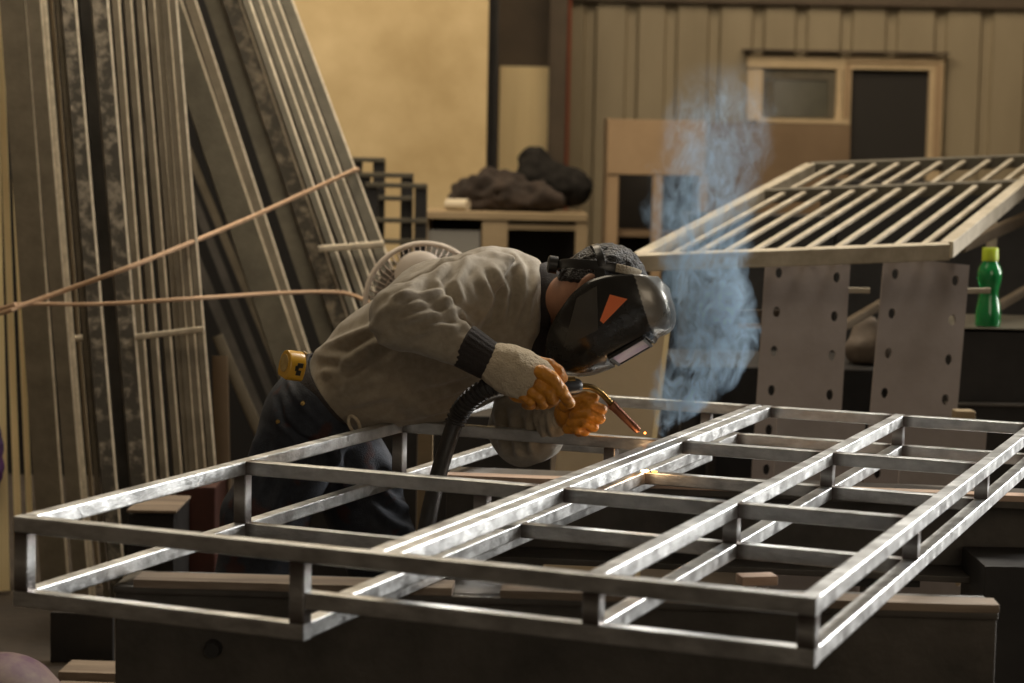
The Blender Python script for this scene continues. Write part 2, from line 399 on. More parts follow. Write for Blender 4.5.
mb = MB(); mb.abox((c[0], YF + .045, 0), (d[0], YF + .065, c[2])); mb.build('dark_opening', 'void', d1)
mb = MB()
for (x0, y0, x1, y1) in ((846, 61.5, 938, 64.5), (846, 64.5, 848.5, 118), (936, 64.5, 938.5, 160)): plate_px(mb, x0, y0, x1, y1, YF - .012, .012)
mb.build('architrave_strip', 'tanboard', d1)
mb = MB(); q = P(705, 122, 13.6); r = P(851, 122, 13.6); mb.abox((q[0], 13.6, 0), (r[0], 13.64, q[2]))
tag(mb.build('brown_board', 'brownboard', bevel=.004, origin=(q[0], 13.6, 0)), 'dark brown sheet of board standing under the window behind the smoke', 'board')

# booth / cabinet of tan board with a dark opening
YB = 12.2
mb = MB(); plate_px(mb, 608, 119, 705, 176, YB, .03); q = P(656, 119, YB)
cab = thing('board_cabinet', (q[0], YB, 0), 'tan board cabinet with a blank top panel above a dark two-bay opening', 'cabinet')
mb.build('top_panel', 'tanboard', cab, bevel=.004)
for (x0, x1) in ((608, 616), (653, 660), (699, 705)):
    m_ = MB(); plate_px(m_, x0, 176, x1, 300, YB, .05, floor=True); m_.build('post', 'tanboard', cab, bevel=.004)
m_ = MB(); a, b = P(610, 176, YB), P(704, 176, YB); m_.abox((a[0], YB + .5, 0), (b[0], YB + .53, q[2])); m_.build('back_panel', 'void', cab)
m_ = MB(); m_.abox((a[0] - .02, YB + .03, 0), (a[0], YB + .53, q[2])); m_.abox((b[0] - .02, YB + .05, 0), (b[0], YB + .53, q[2])); m_.build('side_panel', 'tanboard', cab)
m_ = MB(); z = P(640, 232, YB)[2]; m_.abox((a[0], YB + .06, z - .03), (b[0], YB + .5, z)); m_.build('shelf', 'brownboard', cab)

# work table with clutter in the far corner
YT = 10.6
zt_ = P(480, 212, YT)[2]; xl, xr = P(424, 212, YT)[0], P(588, 212, YT)[0]
tb = thing('work_table', ((xl + xr) / 2, YT, 0), 'high wooden work table below the yellow wall, piled with dark rags', 'table')
m_ = MB(); m_.abox((xl, YT, zt_ - .04), (xr, YT + .65, zt_)); m_.build('table_top', 'tablewood', tb, bevel=.005)
for x0, x1 in ((482, 508), (576, 588)):
    m_ = MB(); a, b = P(x0, 220, YT)[0], P(x1, 220, YT)[0]; m_.abox((a, YT + .01, 0), (b, YT + .10, zt_ - .04)); m_.build('leg', 'tablewood', tb, bevel=.004)
m_ = MB(); a, b = P(508, 224, YT), P(586, 231, YT); m_.abox((a[0], YT + .02, b[2]), (b[0], YT + .06, a[2])); m_.build('rail', 'tablewood', tb, bevel=.003)
m_ = MB(); a, b = P(427, 230, YT), P(480, 232, YT); m_.abox((a[0], YT + .03, 0), (b[0], YT + .05, a[2])); m_.build('front_panel', 'greypanel', tb)
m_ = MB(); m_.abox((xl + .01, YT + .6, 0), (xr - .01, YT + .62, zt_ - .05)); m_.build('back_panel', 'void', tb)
for (x0,) in ((424,), ):
    m_ = MB(); a = P(x0, 220, YT)[0]; m_.abox((a, YT + .01, 0), (a + .02, YT + .6, zt_ - .04)); m_.build('leg', 'tablewood', tb)
YC = YT + .28
def lump(name, m, blobs, seed, label, cat, amp=.03):
    pts = [P(x, y, YC + dy) for x, y, dy, r in blobs]; rs = [r for *_, r in blobs]
    for q_, r_ in zip(pts, rs): q_[2] = max(q_[2], zt_ + r_ * .3)
    def f(p):
        d = None
        for q_, r_ in zip(pts, rs):
            e = (np.sqrt(((p[..., 0] - q_[0]) / 1.5) ** 2 + ((p[..., 1] - q_[1]) / 1.3) ** 2 + (p[..., 2] - q_[2]) ** 2) - r_)
            d = e if d is None else smin(d, e, .05)
        return smax(d, zt_ + .002 - p[..., 2], .01)
    lo, hi = bounds(pts, max(rs) * 1.7 + .05)
    def post(V, N):
        k = np.clip((V[:, 2] - zt_) / .05, 0, 1)
        return V + N * (amp * (vnoise(V, 9, seed) + .6 * vnoise(V, 21, seed)) * k)[:, None]
    return tag(organic(name, f, lo, hi, .016, m, post=post, origin=(pts[0][0], pts[0][1], zt_)), label, cat)
lump('rag_pile', 'rag', [(466, 200, 0, .07), (485, 194, .02, .09), (512, 196, 0, .10), (500, 188, .05, .09), (540, 198, -.04, .085), (478, 188, .06, .06)], 3, 'heap of dark brown rags lying on the far work table', 'rags', .055)
lump('black_bag', 'bag', [(556, 184, .05, .10), (544, 178, .06, .09), (568, 190, .04, .09), (533, 158, .06, .055), (538, 168, .06, .06)], 8, 'black bag with a knotted top on the right end of the work table', 'bag', .025)
m_ = MB(); a, b = P(447, 207, YC - .1), P(468, 202, YC - .15); a[2] = b[2] = zt_ + .032; m_.tube([a, b], [.030, .032], 16)
rl = m_.build('paper_roll', 'paper', smooth=True, origin=a)
tag(rl, 'small pale paper roll at the left end of the work table', 'roll')
m_ = MB(); m_.tube([a - (b - a) * .02, a + (b - a) * .02], [.020, .020], 14); m_.build('dark_core', 'bag', rl, smooth=True)

# stepped stack of welded steel frames in front of the yellow wall
YR = 9.6
mk = [((356, 379), 159, .0), ((364, 407), 174, -.12), ((372, 421), 184, -.24)]
for i, ((x0, x1), yt, dy) in enumerate(mk):
    Y = YR + dy; a, b = P(x0, yt, Y), P(x1, yt, Y)
    nm = ('tallest steel frame, back of the three stepped frames before the yellow wall', 'middle one of the three stepped steel frames before the yellow wall', 'lowest and nearest of the three stepped steel frames before the yellow wall')[i]
    fr = thing('steel_rack', ((a[0] + b[0]) / 2, Y, 0), nm, 'rack', 'stepped steel frames')
    for xx in (a[0], b[0]):
        m_ = MB(); m_.abox((xx - .028, Y, 0), (xx + .028, Y + .05, a[2])); m_.build('post', 'blacksteel', fr, bevel=.004)
    for yy in [yt] + [y_ for y_ in (197, 219, 240, 262) if y_ > yt + 18]:
        z = P(400, yy, Y)[2]; m_ = MB(); m_.abox((a[0] - .03, Y - .015, z - .018), (b[0] + .03, Y + .0, z + .005)); m_.build('bar', 'greysteel', fr, bevel=.003)

# ================================================================== STOCK LEANING AT THE LEFT
def bar_axes(p0, p1, yaw):
    d = nrm(p1 - p0); n0 = np.array([math.sin(yaw), -math.cos(yaw), 0]); n = nrm(n0 - d * (n0 @ d)); w = np.cross(n, d)
    if w[0] < 0: w = -w
    return d, n, w
def tangle(p0, p1, w, dep, yaw, kind):
    """profile polygon (a across, b towards viewer): tube / channel (open to viewer) / web (flat face to viewer with folded right lip)"""
    t = min(.006, w * .2)
    if kind == 'tube': return rrect(w, dep, min(.006, w * .2), 2)
    h, e = w / 2, dep
    if kind == 'channel': return [(-h, 0), (h, 0), (h, e), (h - t, e), (h - t, t), (-h + t, t), (-h + t, e), (-h, e)]
    return [(-h, e), (h, e), (h, 0), (h - t, 0), (h - t, e - t), (-h + t, e - t), (-h + t, 0), (-h, 0)]
ZTOP = 3.0
def ends(xl, xr, y0, xl2, xr2, y2, Yb, Yt, ext=None):
    """straight bar seen between (xl..xr) at row y0 and (xl2..xr2) at row y2; runs from the floor to above the frame of view"""
    c0, c2 = P((xl + xr) / 2, y0, Yt), P((xl2 + xr2) / 2, y2, Yb); d = c2 - c0
    lowz = .004; k = (lowz - c0[2]) / d[2]; kt = (ZTOP - c0[2]) / d[2] if ext is None else ext
    return c0 + d * kt, c0 + d * k, (xr - xl + xr2 - xl2) / 2 * (Yb + Yt) / 2 / FOC
def stock(name, px_, Yb, Yt, dep, yaw, kind, m, label, cat, group=None, ext=None, edge=True, parent=None, ew=.0068):
    top, bot, w = ends(*px_, Yb, Yt, ext); d, n, wv = bar_axes(bot, top, yaw)
    w /= max(.6, math.cos(yaw)); pr = tangle(top, bot, w, dep, yaw, kind); v = []
    for q in (bot, top): v += [q + wv * a + n * b for a, b in pr]
    k = len(pr); f = [(j, (j + 1) % k, k + (j + 1) % k, k + j) for j in range(k)] + [tuple(range(k)), tuple(range(k, 2 * k))]
    mb = MB(); mb.add(v, f); o = mb.build(name, m, parent, smooth=(kind == 'tube'), origin=bot)
    if parent is None: tag(o, label, cat, group)
    if edge and kind != 'tube':                   # bright strip paints the light on the flange's right arris
        h = w / 2; e = dep; mb = MB(); q = []
        for c in (bot, top): q += [c + wv * a + n * b for a, b in ((h - ew, e + .0012), (h + .0015, e + .0012), (h + .0015, e - .022 if kind == 'web' else -.001), (h - ew, e - .004))]
        mb.add(q, [(j, (j + 1) % 4, 4 + (j + 1) % 4, 4 + j) for j in range(4)] + [(0, 1, 2, 3), (4, 5, 6, 7)]); mb.build('painted_lit_edge', 'edge', o)
    return o
R = math.radians
GS = 'steel stock leaning at the left'
stock('cream_sheet', (-24, -3, 0, -14, 6, 450), 6.9, 7.3, .03, R(12), 'web', 'creamsheet', 'cream folded sheet strip at the extreme left edge of the picture', 'sheet', 'cream sheet strips', edge=False)
stock('cream_sheet', (-4, 2, 0, 12, 19, 450), 7.0, 7.45, .03, R(12), 'web', 'creamsheet', 'narrow cream sheet strip, second from the left edge of the picture', 'sheet', 'cream sheet strips', edge=False)
stock('cream_sheet', (5, 10, 0, 24, 30, 450), 7.05, 7.5, .03, R(12), 'web', 'creamsheet', 'cream sheet strip just left of the wide brown channel', 'sheet', 'cream sheet strips', edge=False)
stock('steel_channel', (3, 25, 0, 31, 62, 450), 6.85, 7.2, .05, R(10), 'web', 'stock', 'broad plain brown steel channel leaning next to the cream strips', 'steel channel', GS)
stock('steel_channel', (26, 41, 0, 63, 78, 450), 6.83, 7.18, .05, R(14), 'web', 'stock', 'narrower plain brown steel channel right beside the broad plain one', 'steel channel', GS)
lad = thing('steel_ladder', ends(42, 60, 0, 79, 97, 450, 6.86, 7.2)[1], 'slim two-rail steel frame with one short rung, left of the mottled channel', 'steel frame')
for e_ in ((42, 47, 0, 79, 84, 450), (55, 60, 0, 92, 97, 450)): stock('rail', e_, 6.82, 7.16, .045, R(14), 'tube', 'edge' if e_[0] == 42 else 'stock', 0, 0, parent=lad)
a, b = P(67, 339, 6.9), P(86, 338, 6.9); m_ = MB(); m_.tube([a, b], .012, 8); m_.build('rung', 'edge', lad, smooth=True)
stock('steel_bar', (49, 53, 0, 86, 90, 450), 7.0, 7.34, .02, R(10), 'tube', 'tablewood', 'thin golden-brown bar seen between the two rails of the slim frame', 'bar')
stock('steel_channel', (61, 74, 0, 98, 113, 450), 6.78, 7.12, .06, R(16), 'web', 'mottled', 'blotchy weathered steel channel with a bright right edge, beside the slim frame', 'steel channel', GS)
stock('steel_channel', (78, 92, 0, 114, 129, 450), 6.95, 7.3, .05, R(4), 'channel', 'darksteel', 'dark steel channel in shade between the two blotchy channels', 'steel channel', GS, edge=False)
stock('steel_channel', (91, 106, 0, 127, 144, 450), 6.80, 7.14, .06, R(16), 'web', 'mottled', 'blotchy weathered steel channel left of the seven-bar grille', 'steel channel', GS)
gr = thing('steel_grille', ends(110, 175, 0, 145, 213, 450, 6.86, 7.2)[1], 'upright grille of narrow steel bars with one cross bar, right end of the upright stock', 'grille')
for x0, x1 in ((118, 152), (130, 165), (142, 179), (153, 190), (161, 195), (167, 203), (175, 213)):
    stock('grille_bar', (x0 - 7, x0, 0, x1 - 8, x1, 450), 6.84, 7.18, .05, R(16), 'web', 'stock', 0, 0, parent=gr)
a, b = P(136, 337, 6.82), P(204, 329, 6.82); m_ = MB(); m_.abox((0, 0, 0), (0, 0, 0)); m_ = MB(); m_.sweep([a, b], rrect(.02, .02, .004)); m_.build('cross_bar', 'edge', gr, smooth=True)
# diagonal group behind
stock('steel_plank', (152, 180, 0, 229, 254, 225), 8.0, 8.3, .05, R(14), 'web', 'greysteel', 'plain grey steel plank, leftmost of the slanting stock', 'steel plank', 'slanting steel stock')
stock('steel_plank', (184, 195, 0, 257, 267, 225), 8.1, 8.4, .05, R(12), 'web', 'stock', 'narrow dark steel strip between the plain grey plank and the wide slanting plank', 'steel plank', 'slanting steel stock')
stock('steel_plank', (205, 221, 0, 281, 297, 225), 7.9, 8.2, .03, R(6), 'web', 'greysteel', 'smooth grey slanting plank touching the speckled one', 'steel plank', 'slanting steel stock', edge=False)
stock('steel_plank', (221, 237, 0, 297, 314, 225), 7.8, 8.1, .05, R(16), 'web', 'mottled', 'speckled weathered slanting plank along the slanting grille', 'steel plank', 'slanting steel stock')
g2 = thing('steel_grille', ends(240, 290, 0, 315, 374, 225, 7.75, 8.05)[1], 'slanting grille of narrow steel bars with a cross bar, against the yellow wall', 'grille')
for x0, x1, w_ in ((248, 326, 7), (258, 338, 7), (267, 349, 7), (276, 359, 7), (290, 374, 11)):
    stock('grille_bar', (x0 - w_, x0, 0, x1 - w_ - 1, x1, 225), 7.72, 8.02, .05, R(14), 'web', 'greysteel', 0, 0, parent=g2)
a, b = P(319, 249, 7.58), P(384, 244, 7.58); m_ = MB(); m_.sweep([a, b], rrect(.024, .024, .004)); m_.build('cross_bar', 'edge', g2, smooth=True)
a, b = P(352, 171, 7.75), P(297, 195, 7.75)
# darker pieces low down in the gap
for i, (e_, Y_, m__, lb) in enumerate((
    ((166, 176, 200, 262, 272, 430), 8.6, 'darksteel', 'dark slanting bar deep in the gap, leftmost of the low ones'),
    ((190, 198, 200, 281, 289, 430), 8.7, 'darksteel', 'dark slanting bar deep in the gap, behind the yellow tape measure'),
    ((205, 212, 200, 300, 308, 430), 8.8, 'stock', 'brownish slanting bar deep in the gap, right of the other low ones'))):
    stock('steel_bar', e_, Y_, Y_ + .2, .04, R(10), 'web', m__, lb, 'bar', 'low slanting bars', ext=-.35, edge=False)
stock('wooden_plank', (214, 224, 340, 250, 262, 425), 7.5, 7.55, .02, R(14), 'tube', 'stock', 'pale slanting plank in the dark gap left of the worker', 'plank', ext=-.05)
stock('wooden_plank', (212, 228, 356, 214, 229, 425), 7.3, 7.32, .02, R(0), 'tube', 'brownboard', 'short upright brown plank beside the upright grille', 'plank', ext=0)
# added dark sheet that paints the shade in the gaps of the stock
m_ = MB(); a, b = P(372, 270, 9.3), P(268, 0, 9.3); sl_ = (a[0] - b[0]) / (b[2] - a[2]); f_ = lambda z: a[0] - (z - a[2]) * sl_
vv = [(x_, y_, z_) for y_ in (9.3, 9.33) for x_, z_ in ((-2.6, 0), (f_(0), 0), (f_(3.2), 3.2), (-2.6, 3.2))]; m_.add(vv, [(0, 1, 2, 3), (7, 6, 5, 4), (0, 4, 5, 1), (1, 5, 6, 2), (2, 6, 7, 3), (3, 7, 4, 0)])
tag(m_.build('gap_shade_sheet', 'void', origin=(-1.6, 9.3, 0)), 'dark sheet added as painted shade behind the slanting steel stock', 'screen')

# ropes tying the stock
A3_ = P(-500, 462, 6.9)
ra = [P(352, 171, 7.62), P(300, 195, 7.45), P(240, 222, 7.2), P(140, 263, 6.72), P(60, 292, 6.68), P(0, 313, 6.6), P(-30, 322, 6.62), A3_]
rb = [P(372, 304, 7.3), P(352, 295, 7.45), P(330, 292, 7.4), P(280, 293, 7.2), P(200, 298, 6.75), P(100, 304, 6.68), P(25, 304, 6.64), P(0, 309, 6.6), P(-30, 318, 6.62), A3_]
m_ = MB(); m_.tube(spline(ra, 10), .0085, 8); m_.tube(spline(rb, 8), .0075, 8)
m_.tube(spline([P(352, 171, 7.62), P(356, 169, 7.7), P(358, 170, 7.85)], 5), .0085, 8)
tag(m_.build('rope', 'rope', smooth=True, origin=ra[0]), 'tan rope stretched in two strands around the leaning steel stock', 'rope')

# pedestal fan behind the worker
YFa = 6.3; fc = P(425, 303, YFa); Rf = .185
fan = thing('pedestal_fan', (fc[0], YFa, 0), 'round pedestal fan with wire guard and white hub behind the worker', 'fan')
fn_ = nrm([.10, -1, .12]); fx = nrm(np.cross(fn_, (0, 0, 1))); fy = np.cross(fx, fn_)
if fy[2] < 0: fy = -fy
def fpt(r, a, o=0): return fc + fx * r * math.cos(a) + fy * r * math.sin(a) + fn_ * o
m_ = MB()
def ring(m_, r, o, t, n=64, seg=8): m_.tube([fpt(r, 2 * math.pi * i / n, o) for i in range(n + 1)], t, seg, cap=False, up=fn_)
ring(m_, Rf, .0, .0085); m_.build('guard_rim', 'fangrey' if 0 else 'fanwhite', fan, smooth=True)
m_ = MB()
for sgn in (1, -1):
    ring(m_, Rf * .72, sgn * .035, .0022, 48, 5)
    for i in range(60):
        a = 2 * math.pi * i / 60; m_.tube([fpt(.03, a, sgn * .055), fpt(Rf * .5, a + .12, sgn * .05), fpt(Rf * .85, a + .2, sgn * .028), fpt(Rf, a + .22, 0)], .0013, 4)
m_.build('guard_wires', 'fanwire', fan, smooth=True)
hc = P(438, 273, YFa - .04) - fc
m_ = MB(); n = 24; hcp = fc + fn_ * .075 + fx * .0 + fy * .045
for k_, (r_, o_) in enumerate(((.085, 0), (.08, .02), (.06, .032), (.03, .038))): pass
prof = [(.0, .018), (.04, .016), (.066, .011), (.078, .002), (.078, -.02)]
vv = []; 
for r_, o_ in prof:
    vv += [hcp + fx * (.02 + r_ * math.cos(2 * math.pi * i / n)) + fy * (.038 + r_ * .95 * math.sin(2 * math.pi * i / n)) + fn_ * o_ for i in range(n)]
m_.add(vv, [(k * n + i, k * n + (i + 1) % n, (k + 1) * n + (i + 1) % n, (k + 1) * n + i) for k in range(len(prof) - 1) for i in range(n)] + [tuple(range((len(prof) - 1) * n, len(prof) * n))])
m_.build('hub_cap', 'fanwhite', fan, smooth=True)
for i in range(4):
    a0 = i * math.pi / 2 + .4; m_ = MB(); vv = []
    for j, rr_ in enumerate(np.linspace(.04, Rf * .86, 6)):
        hw = .30 + .22 * math.sin(j / 5 * math.pi)
        vv += [fpt(rr_, a0 - hw, -.012), fpt(rr_, a0, 0), fpt(rr_, a0 + hw, .014), fpt(rr_, a0 + hw, .017), fpt(rr_, a0, .003), fpt(rr_, a0 - hw, -.009)]
    m_.add(vv, [(j * 6 + k, j * 6 + (k + 1) % 6, (j + 1) * 6 + (k + 1) % 6, (j + 1) * 6 + k) for j in range(5) for k in range(6)] + [tuple(range(6)), tuple(range(30, 36))])
    m_.build('blade', 'fangrey', fan, smooth=True)
m_ = MB(); m_.tube([fc - fn_ * .05, fc - fn_ * .17], [.05, .04], 18); m_.build('motor', 'fangrey', fan, smooth=True)
m_ = MB(); q = fc - fn_ * .11; m_.tube([(q[0], q[1], .03), q], .013, 12); m_.build('pole', 'fangrey', fan, smooth=True)
m_ = MB(); m_.tube([(q[0], q[1], 0), (q[0], q[1], .03), (q[0], q[1], .045)], [.2, .2, .05], 32); m_.build('base', 'blackplastic', fan, smooth=True)
# ================================================================== STEEL FRAME BEING WELDED
S_ = 1.08
FP, FT = 0.6980 * S_, 0.0263 * S_
UH1, UH2, US, UW, ULR, UR2 = [k * S_ for k in (0.6520, 0.6822, 1.0067, 1.3217, 0.5311, 0.6007)]
DL, DR = 0.1210 * S_, 0.0715 * S_
_cy, _sy = math.cos(-0.39206), math.sin(-0.39206)
def fw(u, v, z): return np.array([-0.79912 * S_ + u * _cy - v * _sy, 3.23904 * S_ + u * _sy + v * _cy, BENCH + z])
frame = thing('steel_framework', fw(0, 0, -DL - FT), 'large two-layer frame of bright square steel tubes lying across the bench, being welded', 'frame')
def sq_tube(name, a, b, scorch=True, w=FT, h=FT):
    """a, b: axis end points in frame coordinates (u, v, z of the tube's centre line)"""
    A, B = fw(*a), fw(*b); L = np.linalg.norm(B - A); s = [0, .010, .026] if scorch else [0, .02]
    s = s + [L * .33, L * .66] + [L - q for q in s[::-1]] if L > .2 else [0, .01, L / 2, L - .01, L]
    path = [A + (B - A) * q / L for q in s]
    up = (0, 0, 1) if abs(B[2] - A[2]) < .01 else (fw(1, 0, 0) - fw(0, 0, 0))
    mb = MB(); pr = rrect(w, h, .0032, 3); mb.sweep(path, pr, up=up)
    o = mb.build(name, 'galv', frame, smooth=True, angle=60, wn=True)
    at = o.data.attributes.new('scorch', 'FLOAT', 'POINT'); o0 = root_loc(o); vals = []
    for vtx in o.data.vertices:
        q = np.array(vtx.co) + o0; t = (q - A) @ (B - A) / L; e = min(t, L - t)
        vals.append(float(np.clip(1.0 - max(0, e - .007) / .02, 0, 1)) * (.85 if scorch else 0.0))
    at.data.foreach_set('value', vals)
    return o
h_ = FT / 2; VE = 3 * FP + FT
def long_rail(u1, z, v0=FT, v1=VE): sq_tube('long_rail', (u1 - h_, v0, z - h_), (u1 - h_, v1, z - h_), False)
for u1 in (FT, UH1, UH2, US, UW): long_rail(u1, 0, FT, VE - (0 if u1 != FT else 0))
long_rail(FT, -DL); long_rail(ULR, -DL)
for u1 in (UR2, US, UW): long_rail(u1, -DR)
sq_tube('cross_tube', (0, h_, -h_), (UW, h_, -h_), False)                    # front, top
sq_tube('cross_tube', (0, h_, -DL - h_), (ULR, h_, -DL - h_), False)          # front, bottom left
sq_tube('cross_tube', (ULR + .002, h_, -DR - h_), (UW, h_, -DR - h_), False)  # front, bottom right
for k in (1, 2, 3):
    v = k * FP + h_
    for a, b in ((FT, UH1 - FT), (UH2, US - FT), (US, UW - FT)): sq_tube('cross_tube', (a, v, -h_), (b, v, -h_))
    sq_tube('cross_tube', (FT, v, -DL - h_), (ULR - FT, v, -DL - h_))
    for a, b in ((UR2, US - FT), (US, UW - FT)): sq_tube('cross_tube', (a, v, -DR - h_), (b, v, -DR - h_))
for k in (0, 1, 2, 3):
    v = k * FP + h_
    sq_tube('upright', (h_, v, -FT), (h_, v, -DL))
    sq_tube('upright', (ULR - h_, v, -FT), (ULR - h_, v, -DL))
    for u1 in (US, UW): sq_tube('upright', (u1 - h_, v, -FT), (u1 - h_, v, -DR))

# ================================================================== BENCH OF STEEL BEAMS
def yaw_box(mb, a, b, y0, y1, z0, z1, mi=0):
    """box along the line a->b (xy), from offset y0 to y1 behind the line, z0..z1"""
    a, b = np.array([a[0], a[1], 0]), np.array([b[0], b[1], 0]); d = nrm(b - a); n = np.array([-d[1], d[0], 0])
    c = (a + b) / 2 + n * (y0 + y1) / 2 + np.array([0, 0, (z0 + z1) / 2])
    return mb.box(c, d * np.linalg.norm(b - a) / 2, n * (y1 - y0) / 2, (0, 0, (z1 - z0) / 2), mi)
ZB = BENCH - DL - FT                       # underside of the frame
fa, fb = PZ(113, 579, ZB - .003), PZ(999, 606, ZB - .003)
mb = MB(); yaw_box(mb, fa, fb, .015, .030, .30, ZB - .016); yaw_box(mb, fa, fb, .0, .15, ZB - .030, ZB - .016)
yaw_box(mb, fa, fb, .0, .15, .285, .30)
fbm = mb.build('steel_beam', 'darksteel', bevel=.003, origin=((fa[0] + fb[0]) / 2, fa[1], .285))
tag(fbm, 'long dark steel beam with a smooth face under the near end of the frame', 'beam', 'bench beams')
m_ = MB(); q = fa + (fb - fa) * .115; q = np.array([q[0], q[1] + .012, P(220, 650, q[1])[2]]); m_.tube([q + (0, .004, 0), q - (0, .02, 0)], [.018, .014], 10); m_.build('bolt', 'blacksteel', fbm, smooth=True)
for t in (.12, .88):
    c = fa + (fb - fa) * t; m_ = MB(); m_.abox((c[0] - .1, c[1] + .0, 0), (c[0] + .1, c[1] + .16, .02)); m_.abox((c[0] - .02, c[1] + .04, .02), (c[0] + .02, c[1] + .12, .265)); m_.abox((c[0] - .1, c[1] + .0, .265), (c[0] + .1, c[1] + .16, .283))
    tag(m_.build('trestle', 'blacksteel', origin=(c[0], c[1], 0)), 'black steel stand under the %s end of the near beam' % ('left' if t < .5 else 'right'), 'stand', 'beam stands')
def plank(nm, a, b, wid, th, zt, m, label):
    mb = MB(); n = 14; a, b = np.array([a[0], a[1], 0]), np.array([b[0], b[1], 0]); d = nrm(b - a); nn = np.array([-d[1], d[0], 0]); vv = []
    for i in range(n + 1):
        c = a + (b - a) * i / n; j0, j1, j2 = [random.uniform(-.003, .003) for _ in range(3)]
        vv += [c + nn * j0 + (0, 0, zt - th), c + nn * j0 + (0, 0, zt + 0), c + nn * (wid + j1) + (0, 0, zt), c + nn * (wid + j1) + (0, 0, zt - th)]
    mb.add(vv, [(i * 4 + k, i * 4 + (k + 1) % 4, i * 4 + 4 + (k + 1) % 4, i * 4 + 4 + k) for i in range(n) for k in range(4)] + [(0, 1, 2, 3), tuple(n * 4 + k for k in range(4))])
    return tag(mb.build(nm, m, bevel=.0015, origin=a + (0, 0, zt - th)), label, 'plank')
plank('wooden_plank', PZ(133, 579, ZB), PZ(452, 588, ZB), .075, .0155, ZB - .0005, 'wood', 'rough brown wooden strip on the near beam, left half')
plank('wooden_plank', PZ(500, 590, ZB), PZ(1000, 605, ZB), .065, .0155, ZB - .0005, 'wood', 'rough brown wooden strip on the near beam, right half, its end sticking out')
c = PZ(758, 586, ZB); m_ = MB(); m_.box(c + (0, .02, .009), (.035, .008, 0), (-.004, .02, 0), (0, 0, .009)); tag(m_.build('wood_block', 'pinkwood', bevel=.002, origin=c), 'small pale wood block lying on the near wooden strip', 'block')

ba, bb = PZ(440, 474, ZB - .003), PZ(1100, 500, ZB - .003)
mb = MB(); yaw_box(mb, ba, bb, .10, .115, .50, ZB - .018); yaw_box(mb, ba, bb, .0, .22, ZB - .034, ZB - .016); yaw_box(mb, ba, bb, -.03, .22, .484, .50)
bbm = mb.build('steel_beam', 'darksteel', bevel=.003, origin=((ba[0] + bb[0]) / 2, ba[1], .484))
tag(bbm, 'dark steel beam with flanges under the far end of the frame', 'beam', 'bench beams')
plank('wooden_plank', PZ(400, 473, ZB), PZ(1060, 497, ZB), .05, .0155, ZB - .0005, 'pinkwood', 'long pale wooden strip on the far beam')
for t in (.06, .68):
    c = ba + (bb - ba) * t; m_ = MB(); m_.abox((c[0] - .1, c[1] + .0, 0), (c[0] + .1, c[1] + .2, .02)); m_.abox((c[0] - .02, c[1] + .04, .02), (c[0] + .02, c[1] + .16, .46)); m_.abox((c[0] - .1, c[1] + .0, .46), (c[0] + .1, c[1] + .2, .482))
    tag(m_.build('trestle', 'blacksteel', origin=(c[0], c[1], 0)), 'black steel stand under the %s end of the far beam' % ('left' if t < .5 else 'right'), 'stand', 'beam stands')
q = P(424, 490, 5.5); m_ = MB(); m_.abox((q[0] - .018, 5.5, 0), (q[0] + .022, 5.54, .78)); tag(m_.build('wooden_post', 'tablewood', bevel=.003, origin=(q[0], 5.5, 0)), 'short brown post behind the hose at the left end of the far beam', 'post')

# ================================================================== GRATING PANEL AT THE RIGHT
YN = 6.5; NL, NR = P(634, 255.5, YN), P(947, 244, YN)
RD = nrm(P(1480, -188, 1.0) - np.array([0, 0, CAMZ])); KF = 1.76 / RD[1]; AX = nrm(NR - NL); RN = nrm(np.cross(AX, RD))
if RN[2] < 0: RN = -RN
rk = thing('grating_panel', (NL + NR) / 2, 'big tilted steel grating panel with slanting bars, on the holed plates at the right', 'panel')
def rbar(name, a, b, w, h, m='rackpaint', drop=0):
    mb = MB(); mb.sweep([a - RN * (h / 2 + drop), b - RN * (h / 2 + drop)], rrect(w, h, .004, 2), up=RN); return mb.build(name, m, rk, smooth=True, wn=True, angle=60)
rbar('end_rail', NL + RD * .02, NR + RD * .02, .045, .054)
rbar('end_rail', NL + RD * KF, NR + RD * KF, .045, .05, 'greysteel')
rbar('middle_rail', NL + RD * KF * .66, NR + RD * KF * .66, .045, .05, 'greysteel')
rbar('side_rail', NL + RD * .045, NL + RD * (KF - .023), .045, .054)
rbar('side_rail', NR - AX * .012 + RD * .045, NR - AX * .012 + RD * (KF - .023), .045, .054)
Wd = np.linalg.norm(NR - NL)
for xx in (663, 688, 716, 745, 771, 799, 829, 860, 889, 917):
    s = (xx - 634) / (947 - 634) * Wd
    rbar('bar', NL + AX * s + RD * .045, NL + AX * s + RD * (KF * .66 - .025), .021, .014, drop=.010)
    rbar('bar', NL + AX * s + RD * (KF * .66 + .025), NL + AX * s + RD * (KF - .025), .021, .014, drop=.010)
# supports behind
def solid(name, x0, y0, x1, y1, Y, dep, m, label, cat, z0=None, bev=.004, group=None):
    a, b = P(x0, y0, Y), P(x1, y1 if z0 is None else y0, Y); mb = MB(); mb.abox((a[0], Y, b[2] if z0 is None else z0), (b[0], Y + dep, a[2]))
    return tag(mb.build(name, m, bevel=bev, origin=((a[0] + b[0]) / 2, Y, b[2] if z0 is None else z0)), label, cat, group)
solid('steel_cabinet', 690, 214, 835, 600, 9.0, .5, 'blacksteel', 'low black steel cabinet behind the grating panel, left of the taller one', 'cabinet', 0)
solid('steel_cabinet', 838, 180, 1075, 600, 9.0, .5, 'blacksteel', 'taller black steel cabinet behind the right side of the grating panel', 'cabinet', 0)
solid('support_post', 990, 222, 998, 600, 7.6, .05, 'rackpaint', 'steel post holding up the right side of the grating panel', 'post', 0)
solid('support_post', 714, 225, 722, 600, 7.85, .05, 'darksteel', 'steel post holding up the left side of the grating panel', 'post', 0)
